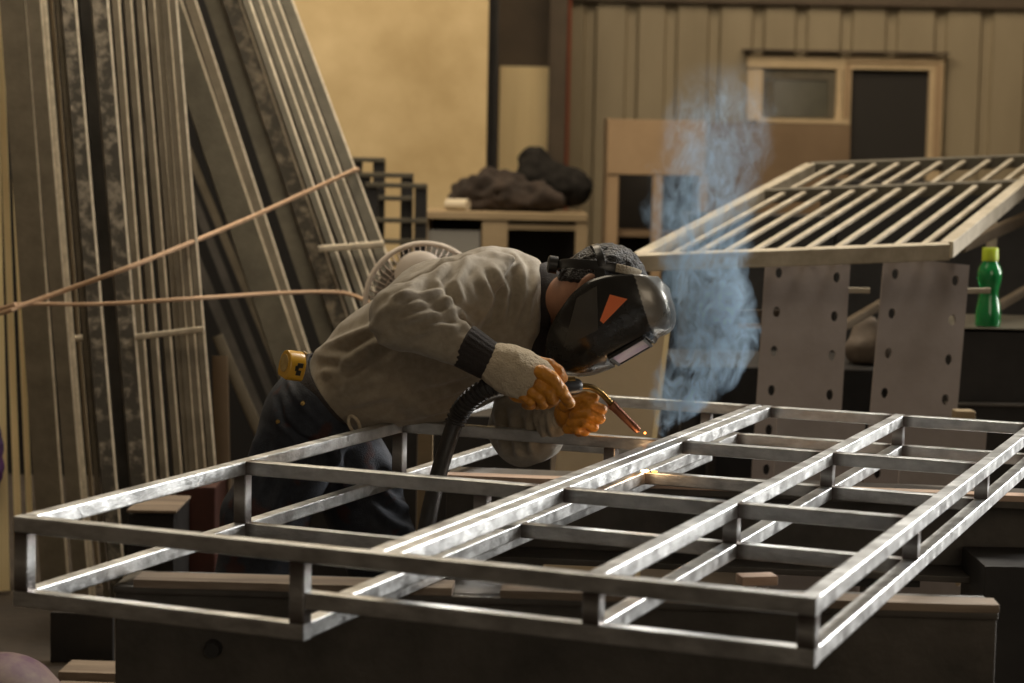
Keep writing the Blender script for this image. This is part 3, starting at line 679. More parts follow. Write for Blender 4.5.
wt = solid('steel_table', 676, 366, 935, 374, 7.1, .65, 'blacksteel', 'black steel table in the shade behind the holed plates', 'table')
ztab = P(700, 374, 7.1)[2]
for xx in (690, 925):
    for yy in (7.13, 7.65):
        q = P(xx, 370, 7.1)[0]; m_ = MB(); m_.abox((q - .025, yy, 0), (q + .025, yy + .05, ztab)); m_.build('leg', 'blacksteel', wt)
m_ = MB(); a, b = P(680, 378, 7.1)[0], P(942, 378, 7.1)[0]; m_.abox((a, 7.95, 0), (b, 7.97, ztab)); m_.build('back_sheet', 'blacksteel', wt)
cb = solid('bottle_cabinet', 945, 331, 1075, 600, 6.98, .6, 'blacksteel', 'black steel cabinet with a thin pale top edge carrying the green bottle', 'cabinet', 0)
a, b = P(945, 327, 6.96), P(1075, 331, 6.96); m_ = MB(); m_.abox((a[0], 6.95, b[2]), (b[0], 7.6, a[2])); m_.build('top_ledge', 'greysteel', cb, bevel=.002); ZC = a[2]
a, b = P(945, 402, 6.96), P(1075, 407, 6.96); m_ = MB(); m_.abox((a[0], 6.93, b[2]), (b[0], 6.98, a[2])); m_.build('lower_ledge', 'darksteel', cb, bevel=.002)
# holed plates
def holed_plate(x_tl, x_tr, y_t, x_bl, y_b, Yt, Yb, rows, cols, hr, m, label, z_top=None):
    """leaning plate; rows/cols: hole centres as fractions; front face towards the camera"""
    tl, bl = P(x_tl, y_t, Yt), P(x_bl, y_b, (Yt + Yb) / 2); tr = P(x_tr, y_t, Yt); W = np.linalg.norm(tr - tl); ax = nrm(tr - tl)
    dn = nrm(bl - tl); dn = nrm(np.array([dn[0], 0, dn[2]])); tilt = (Yb - Yt) / tl[2]; dn = nrm(dn + np.array([0, tilt, 0]) * abs(dn[2])); ax = nrm(ax - dn * (ax @ dn)); nn = np.cross(ax, dn)
    if nn[1] > 0: nn = -nn
    H = (tl[2] - .004) / -dn[2]; th = .016
    cx = [c * W for c in cols]; ry = [r for r in rows if r + .05 < H]; s = hr * 1.5
    xs = [0]; 
    for c in cx: xs += [c - s, c + s]
    xs.append(W); ys = [0]
    for r in ry: ys += [r - s * 1.2, r + s * 1.2]
    ys.append(H); mb = MB(); pt = lambda x, y, o: tl + ax * x + dn * y + nn * o
    for o in (0, -th):
        for i in range(len(xs) - 1):
            for j in range(len(ys) - 1):
                x0, x1, y0, y1 = xs[i], xs[i + 1], ys[j], ys[j + 1]
                if i % 2 == 1 and j % 2 == 1:
                    q = []; n = 16; mx, my = (x0 + x1) / 2, (y0 + y1) / 2
                    for k in range(n):
                        a = 2 * math.pi * k / n; ca, sa = math.cos(a), math.sin(a); kk = 1 / max(abs(ca), abs(sa))
                        q.append(pt(mx + ca * kk * (x1 - x0) / 2, my + sa * kk * (y1 - y0) / 2, o))
                    for k in range(n):
                        a = 2 * math.pi * k / n; q.append(pt(mx + hr * .8 * math.cos(a), my + hr * 1.25 * math.sin(a), o))
                    mb.add(q, [(k, (k + 1) % n, n + (k + 1) % n, n + k) for k in range(n)])
                    if o == 0:
                        q = [pt(mx + hr * .8 * math.cos(2 * math.pi * k / n), my + hr * 1.25 * math.sin(2 * math.pi * k / n), oo) for oo in (0, -th) for k in range(n)]
                        mb.add(q, [(k, n + k, n + (k + 1) % n, (k + 1) % n) for k in range(n)])
                else: mb.add([pt(x0, y0, o), pt(x1, y0, o), pt(x1, y1, o), pt(x0, y1, o)], [(0, 1, 2, 3)])
    for (xa, ya, xb, yb) in ((0, 0, W, 0), (W, 0, W, H), (W, H, 0, H), (0, H, 0, 0)):
        mb.add([pt(xa, ya, 0), pt(xb, yb, 0), pt(xb, yb, -th), pt(xa, ya, -th)], [(0, 1, 2, 3)])
    o = mb.build('holed_plate', m, origin=pt(W / 2, H, 0)); return tag(o, label, 'plate', 'holed steel plates')
k_ = 6.55 / FOC; rows = [(272 - 258 + 39.7 * i) * k_ for i in range(9)]
holed_plate(766, 850.5, 258, 758, 400, 6.60, 6.35, rows, (.165, .85), 4.3 * k_, 'brownplate', 'tall brown steel plate with two columns of holes, nearer the smoke')
holed_plate(884.5, 970, 256, 872, 410, 6.60, 6.35, [(273 - 256 + 40.3 * i) * k_ for i in range(9)], (.145, .85), 4.3 * k_, 'brownplate', 'tall brown steel plate with two columns of holes, left of the green bottle')
k_ = 6.15 / FOC; rows = [(446 - 408 + 40 * i) * k_ for i in range(9)]
holed_plate(778, 866, 408, 776, 470, 6.02, 5.9, rows, (.165, .85), 4.6 * k_, 'brownplate', 'low brown holed plate in front of the plate nearer the smoke')
holed_plate(904, 988, 414, 902, 470, 6.02, 5.9, rows, (.165, .80), 4.6 * k_, 'brownplate', 'low brown holed plate in front of the plate left of the bottle')
def flat(name, x0, y0, x1, y1, Y0, Y1, w, m, label, cat='bar'):
    a, b = P(x0, y0, Y0), P(x1, y1, Y1); mb = MB(); mb.sweep([a, b], rrect(w, w, w * .15, 2)); return tag(mb.build(name, m, smooth=True, origin=(a + b) / 2), label, cat)
flat('flat_bar', 835, 290, 869.5, 290.5, 6.606, 6.606, .018, 'rackpaint', 'short pale bar end sticking out right of the plate nearer the smoke')
flat('flat_bar', 950, 291, 990, 290.5, 6.606, 6.606, .018, 'rackpaint', 'short pale bar end sticking out in front of the green bottle')
flat('steel_bar', 835, 331, 890, 299, 6.95, 7.3, .03, 'mattbrown', 'brownish bar slanting across the gap between the two tall plates')
flat('steel_bar', 960, 247, 1075, 196, 7.1, 8.2, .04, 'mattbrown', 'brown bar slanting up behind the right corner of the grating panel')
flat('steel_bar', 985, 314, 1075, 262, 7.2, 7.9, .03, 'mattbrown', 'dark brown bar slanting up behind the green bottle')
flat('steel_bar', 738, 313, 790, 313, 6.592, 6.592, .022, 'colbrown', 'upper of two level brown bars just left of the plate nearer the smoke')
flat('steel_bar', 738, 326, 790, 326, 6.581, 6.581, .016, 'tanboard', 'lower and paler of two level brown bars just left of the plate nearer the smoke')
q = P(868, 366, 7.3); pts_ = [P(866, 350, 7.3), P(870, 338, 7.32), P(868, 327, 7.3)]
zs = P(700, 366, 7.1)[2]
lo_, hi_ = bounds(pts_ + [np.array([q[0], 7.3, zs])], .16)
tag(organic('sack', lambda p: smax(d_chain(p, [np.array([q[0], 7.3, zs + .05])] + pts_, [.075, .07, .06, .035], .03), zs + .002 - p[..., 2], .01), lo_, hi_, .012, 'sack', post=lambda V, N: V + N * (.012 * vnoise(V, 18, 4))[:, None] * np.clip((V[:, 2:] - zs) / .05, 0, 1), origin=(q[0], 7.3, zs)), 'grey-brown sack slumped between the two tall plates', 'sack')
solid('wood_offcut', 956, 411, 976, 432, 6.25, .06, 'tablewood', 'pale wood offcut standing beside the foot of the plate left of the bottle', 'wood block', 0)

# leaning beige sheet behind the hands
a, b, c, d = P(574, 322, 6.25), P(671, 320, 6.25), P(648, 505, 6.12), P(551, 505, 6.12)
nrmv = nrm(np.cross(b - a, d - a)); nrmv = nrmv if nrmv[1] < 0 else -nrmv
ext = lambda t, q: q + (q - t) * ((q[2] - .003) / (t[2] - q[2]))
c2, d2 = ext(b, c), ext(a, d); mb = MB(); vv = [a, b, c2, d2] + [q - nrmv * .02 for q in (a, b, c2, d2)]
mb.add(vv, [(0, 1, 2, 3), (7, 6, 5, 4), (0, 4, 5, 1), (1, 5, 6, 2), (2, 6, 7, 3), (3, 7, 4, 0)])
bd = mb.build('beige_sheet', 'boardface', bevel=.003, origin=(c2 + d2) / 2)
tag(bd, 'beige sheet of board leaning behind the gloved hands', 'board')
mb = MB(); w_ = nrm(a - b) * .014; mb.add([b + nrmv * .002 - w_ * .1, c2 + nrmv * .002 - w_ * .1, c2 + nrmv * .002 + w_, b + nrmv * .002 + w_] + [q for q in (b - w_ * .1, c2 - w_ * .1, c2 + w_, b + w_)], [(0, 1, 2, 3), (4, 7, 6, 5), (0, 4, 5, 1), (2, 6, 7, 3), (0, 3, 7, 4), (1, 5, 6, 2)])
mb.build('edge_strip', 'creamsheet', bd)

# green bottle
YBt = 7.02; bx = P(987.5, 327, YBt)[0]; kz = YBt / FOC
bo = thing('bottle', (bx, YBt, ZC), 'green plastic bottle with a lime cap on the cabinet at the right edge', 'bottle')
prof = [(0, 10.5), (1, 12.3), (6, 12.8), (14, 12.6), (22, 11.4), (30, 9.6), (36, 9.4), (42, 10.8), (48, 12.2), (56, 12.0), (60, 10.6), (64, 8.2), (67, 7.6)]
def lathe(prof, nm, m, par, c, n=28):
    mb = MB(); v = []
    for z, r in prof: v += [(c[0] + r * math.cos(2 * math.pi * i / n), c[1] + r * math.sin(2 * math.pi * i / n), c[2] + z) for i in range(n)]
    k = len(prof); mb.add(v, [(j * n + i, j * n + (i + 1) % n, (j + 1) * n + (i + 1) % n, (j + 1) * n + i) for j in range(k - 1) for i in range(n)] + [tuple(range(n)), tuple(range((k - 1) * n, k * n))])
    return mb.build(nm, m, par, smooth=True, angle=50)
lathe([(z * kz, r * kz) for z, r in prof], 'body', 'green', bo, (bx, YBt, ZC))
lathe([(66 * kz, 7.2 * kz), (66 * kz, 8.2 * kz), (78 * kz, 8.0 * kz), (79 * kz, 7.2 * kz)], 'cap', 'lime', bo, (bx, YBt, ZC))

# things on the floor at the lower left
solid('steel_plate', 50, 612, 113, 669, 5.85, .03, 'blacksteel', 'black steel plate standing on the floor below the left corner of the frame', 'plate', 0)
a, b = PZ(62, 668, .03), PZ(180, 672, .03)
m_ = MB(); yaw_box(m_, a, b, -.04, .10, 0, .03); tag(m_.build('floor_plank', 'wood', bevel=.003, origin=(a[0], a[1], 0)), 'pale plank on the floor at the foot of the black standing plate', 'plank', 'floor planks')
a, b = PZ(58, 683, .03), PZ(180, 688, .03)
m_ = MB(); yaw_box(m_, a, b, -.12, .03, 0, .03); tag(m_.build('floor_plank', 'wood', bevel=.003, origin=(a[0], a[1], 0)), 'pale plank on the floor cut by the lower edge of the picture', 'plank', 'floor planks')
q = P(1, 707, 4.95); 
mb = MB(); n, k = 36, 18; vv = []
for j in range(k + 1):
    th = math.pi * j / k; rr_ = 1 + (.035 if 7 <= j <= 8 else 0)
    vv += [(q[0] + .150 * rr_ * max(.002, math.sin(th)) * math.cos(2 * math.pi * i / n), 4.95 + .15 * rr_ * max(.002, math.sin(th)) * math.sin(2 * math.pi * i / n), .126 + .124 * math.cos(th)) for i in range(n)]
mb.add(vv, [(j * n + i, j * n + (i + 1) % n, (j + 1) * n + (i + 1) % n, (j + 1) * n + i) for j in range(k) for i in range(n)] + [tuple(range(n)), tuple(range(k * n, (k + 1) * n))])
tag(mb.build('round_cushion', 'purple', smooth=True, origin=(q[0], 4.95, .002)), 'dusty purple and grey rounded cushion-like object in the lower left corner', 'cushion')
pp = [P(-6, 425, 6.80), P(-5, 445, 6.79), P(-6, 470, 6.78), P(-7, 490, 6.78)]
tag(organic('purple_rag', lambda p: d_chain(p, pp, [.02, .026, .03, .02], .02), *bounds(pp, .05), .006, 'purplecloth', post=lambda V, N: V + N * (.006 * vnoise(V, 40, 2))[:, None], origin=pp[0]), 'bit of purple cloth hanging at the left edge of the picture', 'cloth')
solid('red_box', 176, 486, 216, 620, 6.5, .3, 'redbox', 'red-brown metal box on the floor behind the worker', 'box', 0, .01)
bx_ = solid('dark_crate', 128, 514, 174, 620, 6.2, .35, 'blacksteel', 'dark crate with a pale plank across it, left of the red-brown box', 'crate', 0)
a, b = P(128, 508, 6.15), P(178, 512, 6.15); m_ = MB(); m_.abox((a[0], 6.12, b[2]), (b[0], 6.4, a[2])); m_.build('lid_plank', 'wood', bx_, bevel=.003)

solid('corner_shade_box', 985, 566, 1110, 700, 4.75, .25, 'blacksteel', 'black box added to darken the lower right corner beyond the near beam', 'box', 0)  # added dark mass standing in for the shadowed corner

solid('floor_shade_box', 268, 412, 552, 500, 6.72, .3, 'blacksteel', 'long dark box added to darken the floor behind the worker and the hanging sleeve', 'bin', 0)  # added dark mass, keeps the area behind the sleeve dark
# ================================================================== PERSON
A_ = np.array
base = P(300, 600, 4.95); base[2] = 0
man = thing('person', base, 'person in grey-brown shirt, dark jeans, black welding helmet and orange gloves, bent over welding', 'person')
VIEW = lambda V: nrm(A_([0, 0, CAMZ]) - V.mean(0))
def folds(V, N, specs):
    px_ = pix(V); face = np.clip((N @ VIEW(V)) * 2.5, 0, 1); D = np.zeros(len(V))
    for pts, amp, wid, *yr in specs:
        pts = A_(pts, float); ds, ts = [], []; n = len(pts) - 1
        for i in range(n):
            a, b = pts[i], pts[i + 1]; ab = b - a; t = np.clip(((px_ - a) @ ab) / (ab @ ab), 0, 1)
            ds.append(np.linalg.norm(px_ - a - t[:, None] * ab, axis=1)); ts.append((i + t) / n)
        ds, ts = A_(ds), A_(ts); j = ds.argmin(0); d = ds[j, range(len(V))] / wid; t = ts[j, range(len(V))]
        w = np.exp(-d * d) - .45 * np.exp(-((d - 1.7) / .9) ** 2)
        w = w * np.clip(np.sin(np.pi * np.clip(t * .9 + .05, 0, 1)) * 1.8, 0, 1)
        if yr: w = w * ((V[:, 1] > yr[0]) & (V[:, 1] < yr[1]))
        D += 1.55 * amp * w
    return V + N * (D * face)[:, None]

# joints
T = [P(330, 393, 4.96), P(385, 365, 4.94), P(450, 333, 4.91), P(503, 309, 4.89), P(534, 304, 4.88)]
Tra = [.098, .138, .174, .142, .085]; Trb = [.165, .172, .182, .182, .098]
Twx = [(0, 1, 0), (.1, 1, -.05), (.2, 1, -.2), (.28, 1, -.28), (.3, 1, -.3)]
shN, elN, wrN = P(490, 288, 4.735), P(402, 317, 4.50), P(476, 353, 4.49)
shF, elF, wrF = P(535, 335, 5.02), P(524, 430, 4.93), P(557, 418, 4.755)
hand_N = P(530, 378, 4.50); hand_F = P(575, 413, 4.70)
def f_shirt(p):
    d = d_loft(p, T, Tra, Trb, Twx)
    belly = d_chain(p, [P(372, 398, 4.90), P(432, 386, 4.88), P(492, 372, 4.87)], [.055, .075, .055], .03); d = smin(d, belly, .06)
    hem = nrm(P(385, 360, 4.94) - P(322, 396, 4.96)); d = smax(d, -((p - P(330, 388, 4.96)) @ hem), .012)
    nk = nrm(P(560, 308, 4.88) - P(520, 306, 4.88)); d = smax(d, (p - P(540, 305, 4.88)) @ nk, .015)
    arm = d_chain(p, [shN, elN, wrN], [.088, .068, .043], .03)
    arm = smax(arm, (p - P(467, 348, 4.493)) @ nrm(wrN - elN), .006)
    d = smin(d, arm, .016)
    far = smin(d_chain(p, [shF, elF, wrF], [.085, .080, .050], .03), np.linalg.norm(p - P(538, 434, 4.87), axis=-1) - .066, .03)
    d = smin(d, far, .016)
    return d
FS = [([(310, 353), (336, 345), (380, 326)], .012, 6), ([(313, 360), (348, 357), (386, 338)], .012, 6), ([(320, 372), (338, 371), (362, 357)], .011, 5),
      ([(329, 382), (350, 378), (370, 370)], .009, 5), ([(338, 392), (360, 385), (384, 380)], .009, 6), ([(345, 404), (372, 396), (398, 392)], .008, 6),
      ([(413, 415), (455, 404), (500, 390)], .010, 5), ([(405, 408), (450, 394), (492, 380)], .008, 5), ([(425, 380), (470, 372)], .006, 9, 4.65, 9),
      ([(392, 299), (416, 294), (442, 294)], .008, 4), ([(392, 309), (418, 303), (452, 304)], .008, 4), ([(400, 321), (430, 313), (458, 314)], .008, 4.5), ([(412, 334), (440, 326), (464, 326)], .006, 4.5),
      ([(428, 291), (448, 306), (474, 327)], .011, 5), ([(452, 262), (436, 280), (446, 300)], .008, 5), ([(470, 258), (455, 282), (462, 306)], .007, 5),
      ([(509, 252), (521, 268), (524, 290), (517, 322)], .008, 4.5), ([(492, 266), (505, 292), (500, 322)], .008, 5), ([(480, 272), (492, 300), (484, 326)], .006, 5),
      ([(536, 278), (530, 300), (526, 325)], .006, 4), ([(400, 285), (440, 266), (478, 255)], .006, 6), ([(372, 322), (410, 288), (450, 262)], .006, 5),
      ([(496, 408), (500, 430), (505, 455)], .006, 4), ([(512, 410), (514, 432), (519, 458)], .006, 4), ([(528, 414), (530, 434), (532, 452)], .006, 4), ([(505, 385), (525, 398), (545, 405)], .007, 4.5),
      ([(540, 416), (541, 428), (543, 438)], .004, 3), ([(547, 414), (549, 426), (551, 434)], .004, 3)]
def p_shirt(V, N):
    V = V + N * (.0035 * vnoise(V, 14, 1) + .002 * vnoise(V, 34, 5))[:, None]
    return folds(V, N, FS)
shirt_pts = T + [shN, elN, wrN, shF, elF, wrF, P(372, 398, 4.90)]
lo, hi = bounds(shirt_pts, .21)
organic('shirt', f_shirt, lo, hi, .0062, 'shirt', man, post=p_shirt, it=3)
# knit cuffs and dark collar
def cuff(name, a, b, r0, r1, m, par=man, ribs=0, h=.003):
    ax = nrm(b - a); L = np.linalg.norm(b - a)
    def f(p):
        t = (p - a) @ ax; rad = np.linalg.norm(p - a - t[..., None] * ax, axis=-1)
        R_ = r0 + (r1 - r0) * np.clip(t / L, 0, 1) + (ribs * np.sin(np.arctan2((p - a) @ nrm(np.cross(ax, (0, 0, 1))), (p - a) @ nrm(np.cross(np.cross(ax, (0, 0, 1)), ax))) * 22) if ribs else 0)
        return smax(rad - R_, np.abs(t - L / 2) - L / 2, .008)
    lo, hi = bounds([a, b], max(r0, r1) + .02); return organic(name, f, lo, hi, h, m, par)
cuff('sleeve_cuff', P(461, 344, 4.493), P(492, 363, 4.488), .0505, .043, 'knit', ribs=.0010)
ca, cb_ = P(534, 300, 4.88), P(565, 310, 4.85); cax = nrm(cb_ - ca); cL = np.linalg.norm(cb_ - ca)
def f_collar(p):
    t = (p - ca) @ cax; rad = np.linalg.norm((p - ca - t[..., None] * cax) * A_([1, 1, 1]), axis=-1)
    return smax(np.abs(rad - (.092 - .10 * t)) - .007, np.abs(t - cL * .5) - cL * .5, .006)
organic('collar', f_collar, *bounds([ca, cb_], .12), .004, 'knit', man, post=lambda V, N: V + N * (.003 * vnoise(V, 25, 9))[:, None])
und = [P(530, 322, 4.84), P(547, 345, 4.82), P(544, 372, 4.85)]
organic('undershirt', lambda p: d_chain(p, und, [.05, .042, .045], .02), *bounds(und, .08), .004, 'knit', man, post=lambda V, N: V + N * (.006 * vnoise(V, 22, 3))[:, None])
for k_, (x0, y0, x1, y1) in enumerate(((553, 346, 560, 372), (548, 352, 554, 376))):
    m_ = MB(); m_.sweep(spline([P(x0, y0, 4.775), P((x0 + x1) / 2 + 2, (y0 + y1) / 2, 4.77), P(x1, y1, 4.785)], 5), rrect(.006, .012, .002, 2)); m_.build('white_trim', 'white', man, smooth=True)

# skin body (head, neck, and the figure under the clothes)
hc = P(600, 295, 4.765); n0 = nrm((.68, -.30, -.67)); a0 = nrm(A_([.70, 0, .71]) - n0 * (A_([.70, 0, .71]) @ n0)); s0 = np.cross(n0, a0)
if s0[1] > 0: s0 = -s0
AX3 = (a0, n0, s0)
H = lambda a, n, s=0: hc + a0 * a + n0 * n + s0 * s
hipN, knN, anN = P(303, 412, 4.90), P(252, 588, 4.88), P(232, 745, 4.93)
hipF, knF, anF = P(338, 415, 5.04), P(392, 580, 5.02), P(350, 748, 5.10)
anN[2] = .10; anF[2] = .10
def f_body(p):
    d = d_ell(p, H(.008, -.004), AX3, (.108, .096, .075))
    d = smin(d, d_ell(p, H(-.062, .028), AX3, (.062, .060, .052)), .03)
    d = smin(d, d_cone(p, H(.0, .088), H(-.034, .108), .008, .014), .012)
    for e in (1, -1):
        d = smin(d, d_ell(p, H(.012, .078, .032 * e), AX3, (.008, .016, .020)), .010)
        d = smax(d, -(np.linalg.norm(p - H(-.006, .098, .031 * e), axis=-1) - .013), .008)
        d = smin(d, np.linalg.norm(p - H(-.006, .080, .031 * e), axis=-1) - .0115, .003)
        ear = d_ell(p, H(-.006, -.020, .078 * e), (nrm(a0 - n0 * .25), nrm(n0 + a0 * .25), s0), (.032, .019, .011))
        ear = smax(ear, -d_ell(p, H(-.004, -.016, .090 * e), (a0, n0, s0), (.019, .010, .009)), .004); d = smin(d, ear, .006)
    d = smin(d, d_cone(p, H(-.068, .084, -.016), H(-.068, .084, .016), .007, .007), .006)
    d = smax(d, -d_cone(p, H(-.0685, .097, -.018), H(-.0685, .097, .018), .003, .003), .003)
    d = smin(d, d_cone(p, P(540, 306, 4.88), H(-.045, -.030), .064, .056), .03)
    d = smin(d, d_loft(p, T, [r - .045 for r in Tra], [r - .045 for r in Trb], Twx), .03)
    for q in ([shN + A_([0, .07, -.02]), elN, wrN, P(505, 366, 4.495)], [shF, elF, wrF, P(566, 415, 4.72)]): d = smin(d, d_chain(p, q, [.035, .040, .030, .027], .02), .02)
    for q in ([hipN, knN, anN], [hipF, knF, anF]): d = smin(d, d_chain(p, q, [.075, .05, .035], .03), .03)
    return d
pts = [hc, shN, elN, wrN, shF, elF, wrF, hipN, knN, anN, hipF, knF, anF, P(505, 366, 4.495), P(566, 415, 4.72)] + T
# one continuous body: fine grid is only needed at the head, so build at 7 mm and refine the head by relaxing on the field
lo, hi = bounds(pts, .13); V_, F_ = net(f_body, lo, hi, .0068); V_ = relax(V_, F_, 1, .4)
for _ in range(2):
    N_ = vnormals(V_, F_); V_ = V_ - N_ * np.clip(f_body(V_), -.004, .004)[:, None]
me = bpy.data.meshes.new('body'); me.from_pydata((V_ - base).tolist(), [], F_.tolist()); me.polygons.foreach_set('use_smooth', [True] * len(F_)); me.materials.append(MT['skin'])
bo_ = bpy.data.objects.new('body', me); COL.objects.link(bo_); bo_.parent = man
# hair
def f_hair(p):
    d = d_ell(p, H(.010, -.008), AX3, (.116, .103, .081)); q = p - hc
    return smax(smax(d, -((q @ a0) * .78 - (q @ n0) * .62 - .012), .01), -((q @ a0) * .5 - (q @ n0) * .3 + .045), .01)
organic('hair', f_hair, *bounds([hc], .15), .0035, 'hair', man, it=1, post=lambda V, N: V + N * (.004 * vnoise((V - hc) @ np.stack([a0, n0, s0], 1) * A_([.35, .6, 1]), 120, 2))[:, None])

# jeans, belt and boots
J = [P(342, 385, 4.96), P(318, 402, 4.965), P(300, 420, 4.965)]
def f_jeans(p):
    d = d_loft(p, J, [.088, .095, .088], [.158, .170, .160], [(0, 1, 0)] * 3)
    near = d_chain(p, [P(309, 428, 4.90), P(264, 520, 4.89), knN, anN + A_([0, 0, .02])], [.105, .10, .090, .078], .03)
    far = d_chain(p, [P(335, 428, 5.03), knF, anF + A_([0, 0, .02])], [.118, .092, .078], .03)
    d = smin(d, smin(near, far, .02), .05)
    cut = nrm(J[0] - J[1]); d = smax(d, (p - P(336, 390, 4.96)) @ cut, .01)
    return smax(d, .09 - p[..., 2], .01)
FJ = [([(278, 398), (282, 420), (300, 438), (322, 446)], -.006, 3), ([(260, 430), (250, 470), (236, 505)], .007, 6), ([(300, 450), (285, 485), (268, 520)], .008, 7), ([(330, 440), (340, 470), (352, 500)], .008, 6),
      ([(384, 462), (396, 480), (410, 495)], .009, 5), ([(378, 485), (394, 500), (412, 512)], .008, 5), ([(375, 510), (392, 522), (410, 530)], .008, 5), ([(288, 380), (296, 400), (320, 425)], .004, 3)]
def stain(V):
    n = vnoise(V, 16, 6) + .4 * vnoise(V, 50, 2); return np.clip((n - .28) * 4, 0, .75) * (V[:, 1] < 4.95)
organic('jeans', f_jeans, *bounds(J + [hipN, knN, anN, hipF, knF, anF, P(298, 425, 4.90)], .2), .0075, 'denim', man, it=2, post=lambda V, N: folds(V + N * (.005 * vnoise(V, 10, 7))[:, None], N, FJ), attr=('stain', stain))
def f_belt(p):
    c = P(330, 394, 4.96); ax = nrm(J[0] - J[1]); t = (p - c) @ ax
    w = nrm(A_([0, 1, 0]) - ax * ax[1]); k = np.cross(ax, w); q = p - c - t[..., None] * ax
    e = (np.sqrt(((q @ k) / .106) ** 2 + ((q @ w) / .172) ** 2) - 1) * .106
    return smax(np.abs(e) - .004, np.abs(t) - .019, .004)
organic('belt', f_belt, *bounds([P(330, 394, 4.96)], .22), .004, 'knit', man)
for (x, y) in ((278, 421.5), (303, 403)):
    m_ = MB(); q = P(x, y, 4.772 if x > 290 else 4.80); m_.tube([q + (0, .02, 0), q - (0, .006, 0)], [.0055, .0055], 10); m_.build('rivet', 'brass', man, smooth=True)
m_ = MB(); c = P(354, 424, 4.775); m_.tube([c + A_([.012 * math.cos(t) - .006 * math.sin(t), -.004 * math.sin(2 * t), .019 * math.sin(t)]) for t in np.linspace(0, 2 * math.pi, 22)], .0042, 8, up=(0, 1, 0)); m_.build('strap_loop', 'cotton', man, smooth=True)
for an, yaw in ((anN, .25), (anF, .2)):
    t_ = A_([math.cos(yaw), -math.sin(yaw), 0]); q = [an * A_([1, 1, 0]) - t_ * .05 + A_([0, 0, .055]), an * A_([1, 1, 0]) + t_ * .08 + A_([0, 0, .048]), an * A_([1, 1, 0]) + t_ * .17 + A_([0, 0, .042])]
    organic('boot', lambda p: smax(smin(d_chain(p, q, [.054, .052, .045], .02), d_cone(p, an * A_([1, 1, 0]) + A_([0, 0, .06]), an + A_([0, 0, .08]), .055, .056), .02), .002 - p[..., 2], .004), *bounds(q + [an + A_([0, 0, .09])], .09), .007, 'boots', man)

# gloves
def glove(cream, crs, fingers, palm, nm, cuffname):
    fs = [(A_(q), r) for q, r in fingers]
    def f_o(p):
        d = None
        for c, r in palm:
            e = np.linalg.norm(p - c, axis=-1) - r; d = e if d is None else smin(d, e, .02)
        for q, r in fs:
            d = smin(d, d_chain(p, list(q), r, .004), .0022)
        return d
    allp = [c for c, r in palm] + [x for q, r in fs for x in q]
    o = organic(nm, f_o, *bounds(allp, .05), .0021, 'orange', man, it=1, post=lambda V, N: V + N * (.0008 * vnoise(V, 90, 3) + .0008 * vnoise(V, 45, 8))[:, None])
    organic(cuffname, lambda p: d_chain(p, cream, crs, .02), *bounds(cream, .07), .0032, 'cotton', o, it=2, post=lambda V, N: V + N * (.0022 * vnoise(V, 45, 3) + .0015 * vnoise(V, 110, 8))[:, None])
    return o
Yh = 4.475
gN = glove([P(491, 362, 4.488), P(506, 368, 4.485), P(522, 375, 4.48), P(537, 379, 4.478)], [.041, .050, .052, .044],
      [([P(541, 372, 4.435), P(552, 378, 4.428), P(561, 390, 4.435), P(569.5, 403, 4.455)], [.0165, .0150, .0145, .0125]),
       ([P(537, 363, 4.485), P(549, 365, 4.485), P(558, 371, 4.49), P(563, 378, 4.51)], [.0165, .0140, .0130, .0115]),
       ([P(539, 384, 4.440), P(549, 392, 4.432), P(553, 400, 4.45), P(548, 404, 4.49)], [.0160, .0135, .0125, .0115]),
       ([P(532, 391, 4.445), P(540, 398, 4.440), P(543, 404, 4.46), P(537, 405, 4.49)], [.0150, .0125, .0115, .0105]),
       ([P(524, 395, 4.455), P(530, 401, 4.450), P(531, 405, 4.47), P(526, 405, 4.49)], [.0140, .0115, .0105, .0100])],
      [(P(538, 378, 4.475), .036), (P(529, 387, 4.472), .032), (P(518, 392, 4.478), .023)], 'glove', 'cotton_back')
gF = glove([P(549, 421, 4.765), P(557, 419, 4.745), P(563, 416, 4.73)], [.036, .035, .030],
      [([P(565, 405, 4.67), P(574, 400.5, 4.65), P(585, 397, 4.642), P(595, 397.5, 4.64)], [.0160, .0145, .0125, .0105]),
       ([P(578, 407, 4.655), P(592, 405, 4.637), P(602, 409.5, 4.642), P(594, 414, 4.66)], [.0140, .0125, .0118, .0105]),
       ([P(575, 415, 4.650), P(589, 414, 4.630), P(600, 418.5, 4.638), P(591, 422, 4.655)], [.0140, .0125, .0118, .0105]),
       ([P(571, 423, 4.652), P(584, 422.5, 4.633), P(594, 427, 4.643), P(585, 429, 4.66)], [.0130, .0118, .0110, .0100]),
       ([P(567, 429, 4.660), P(577, 429.5, 4.643), P(585, 432, 4.652), P(578, 433, 4.67)], [.0115, .0105, .0098, .0090])],
      [(P(577, 411, 4.698), .034), (P(572, 419, 4.70), .031), (P(567, 413, 4.712), .029)], 'glove', 'cotton_back')
cuff('sleeve_cuff', P(543, 421, 4.772), P(556, 418, 4.75), .043, .040, 'shirt', ribs=.0015)

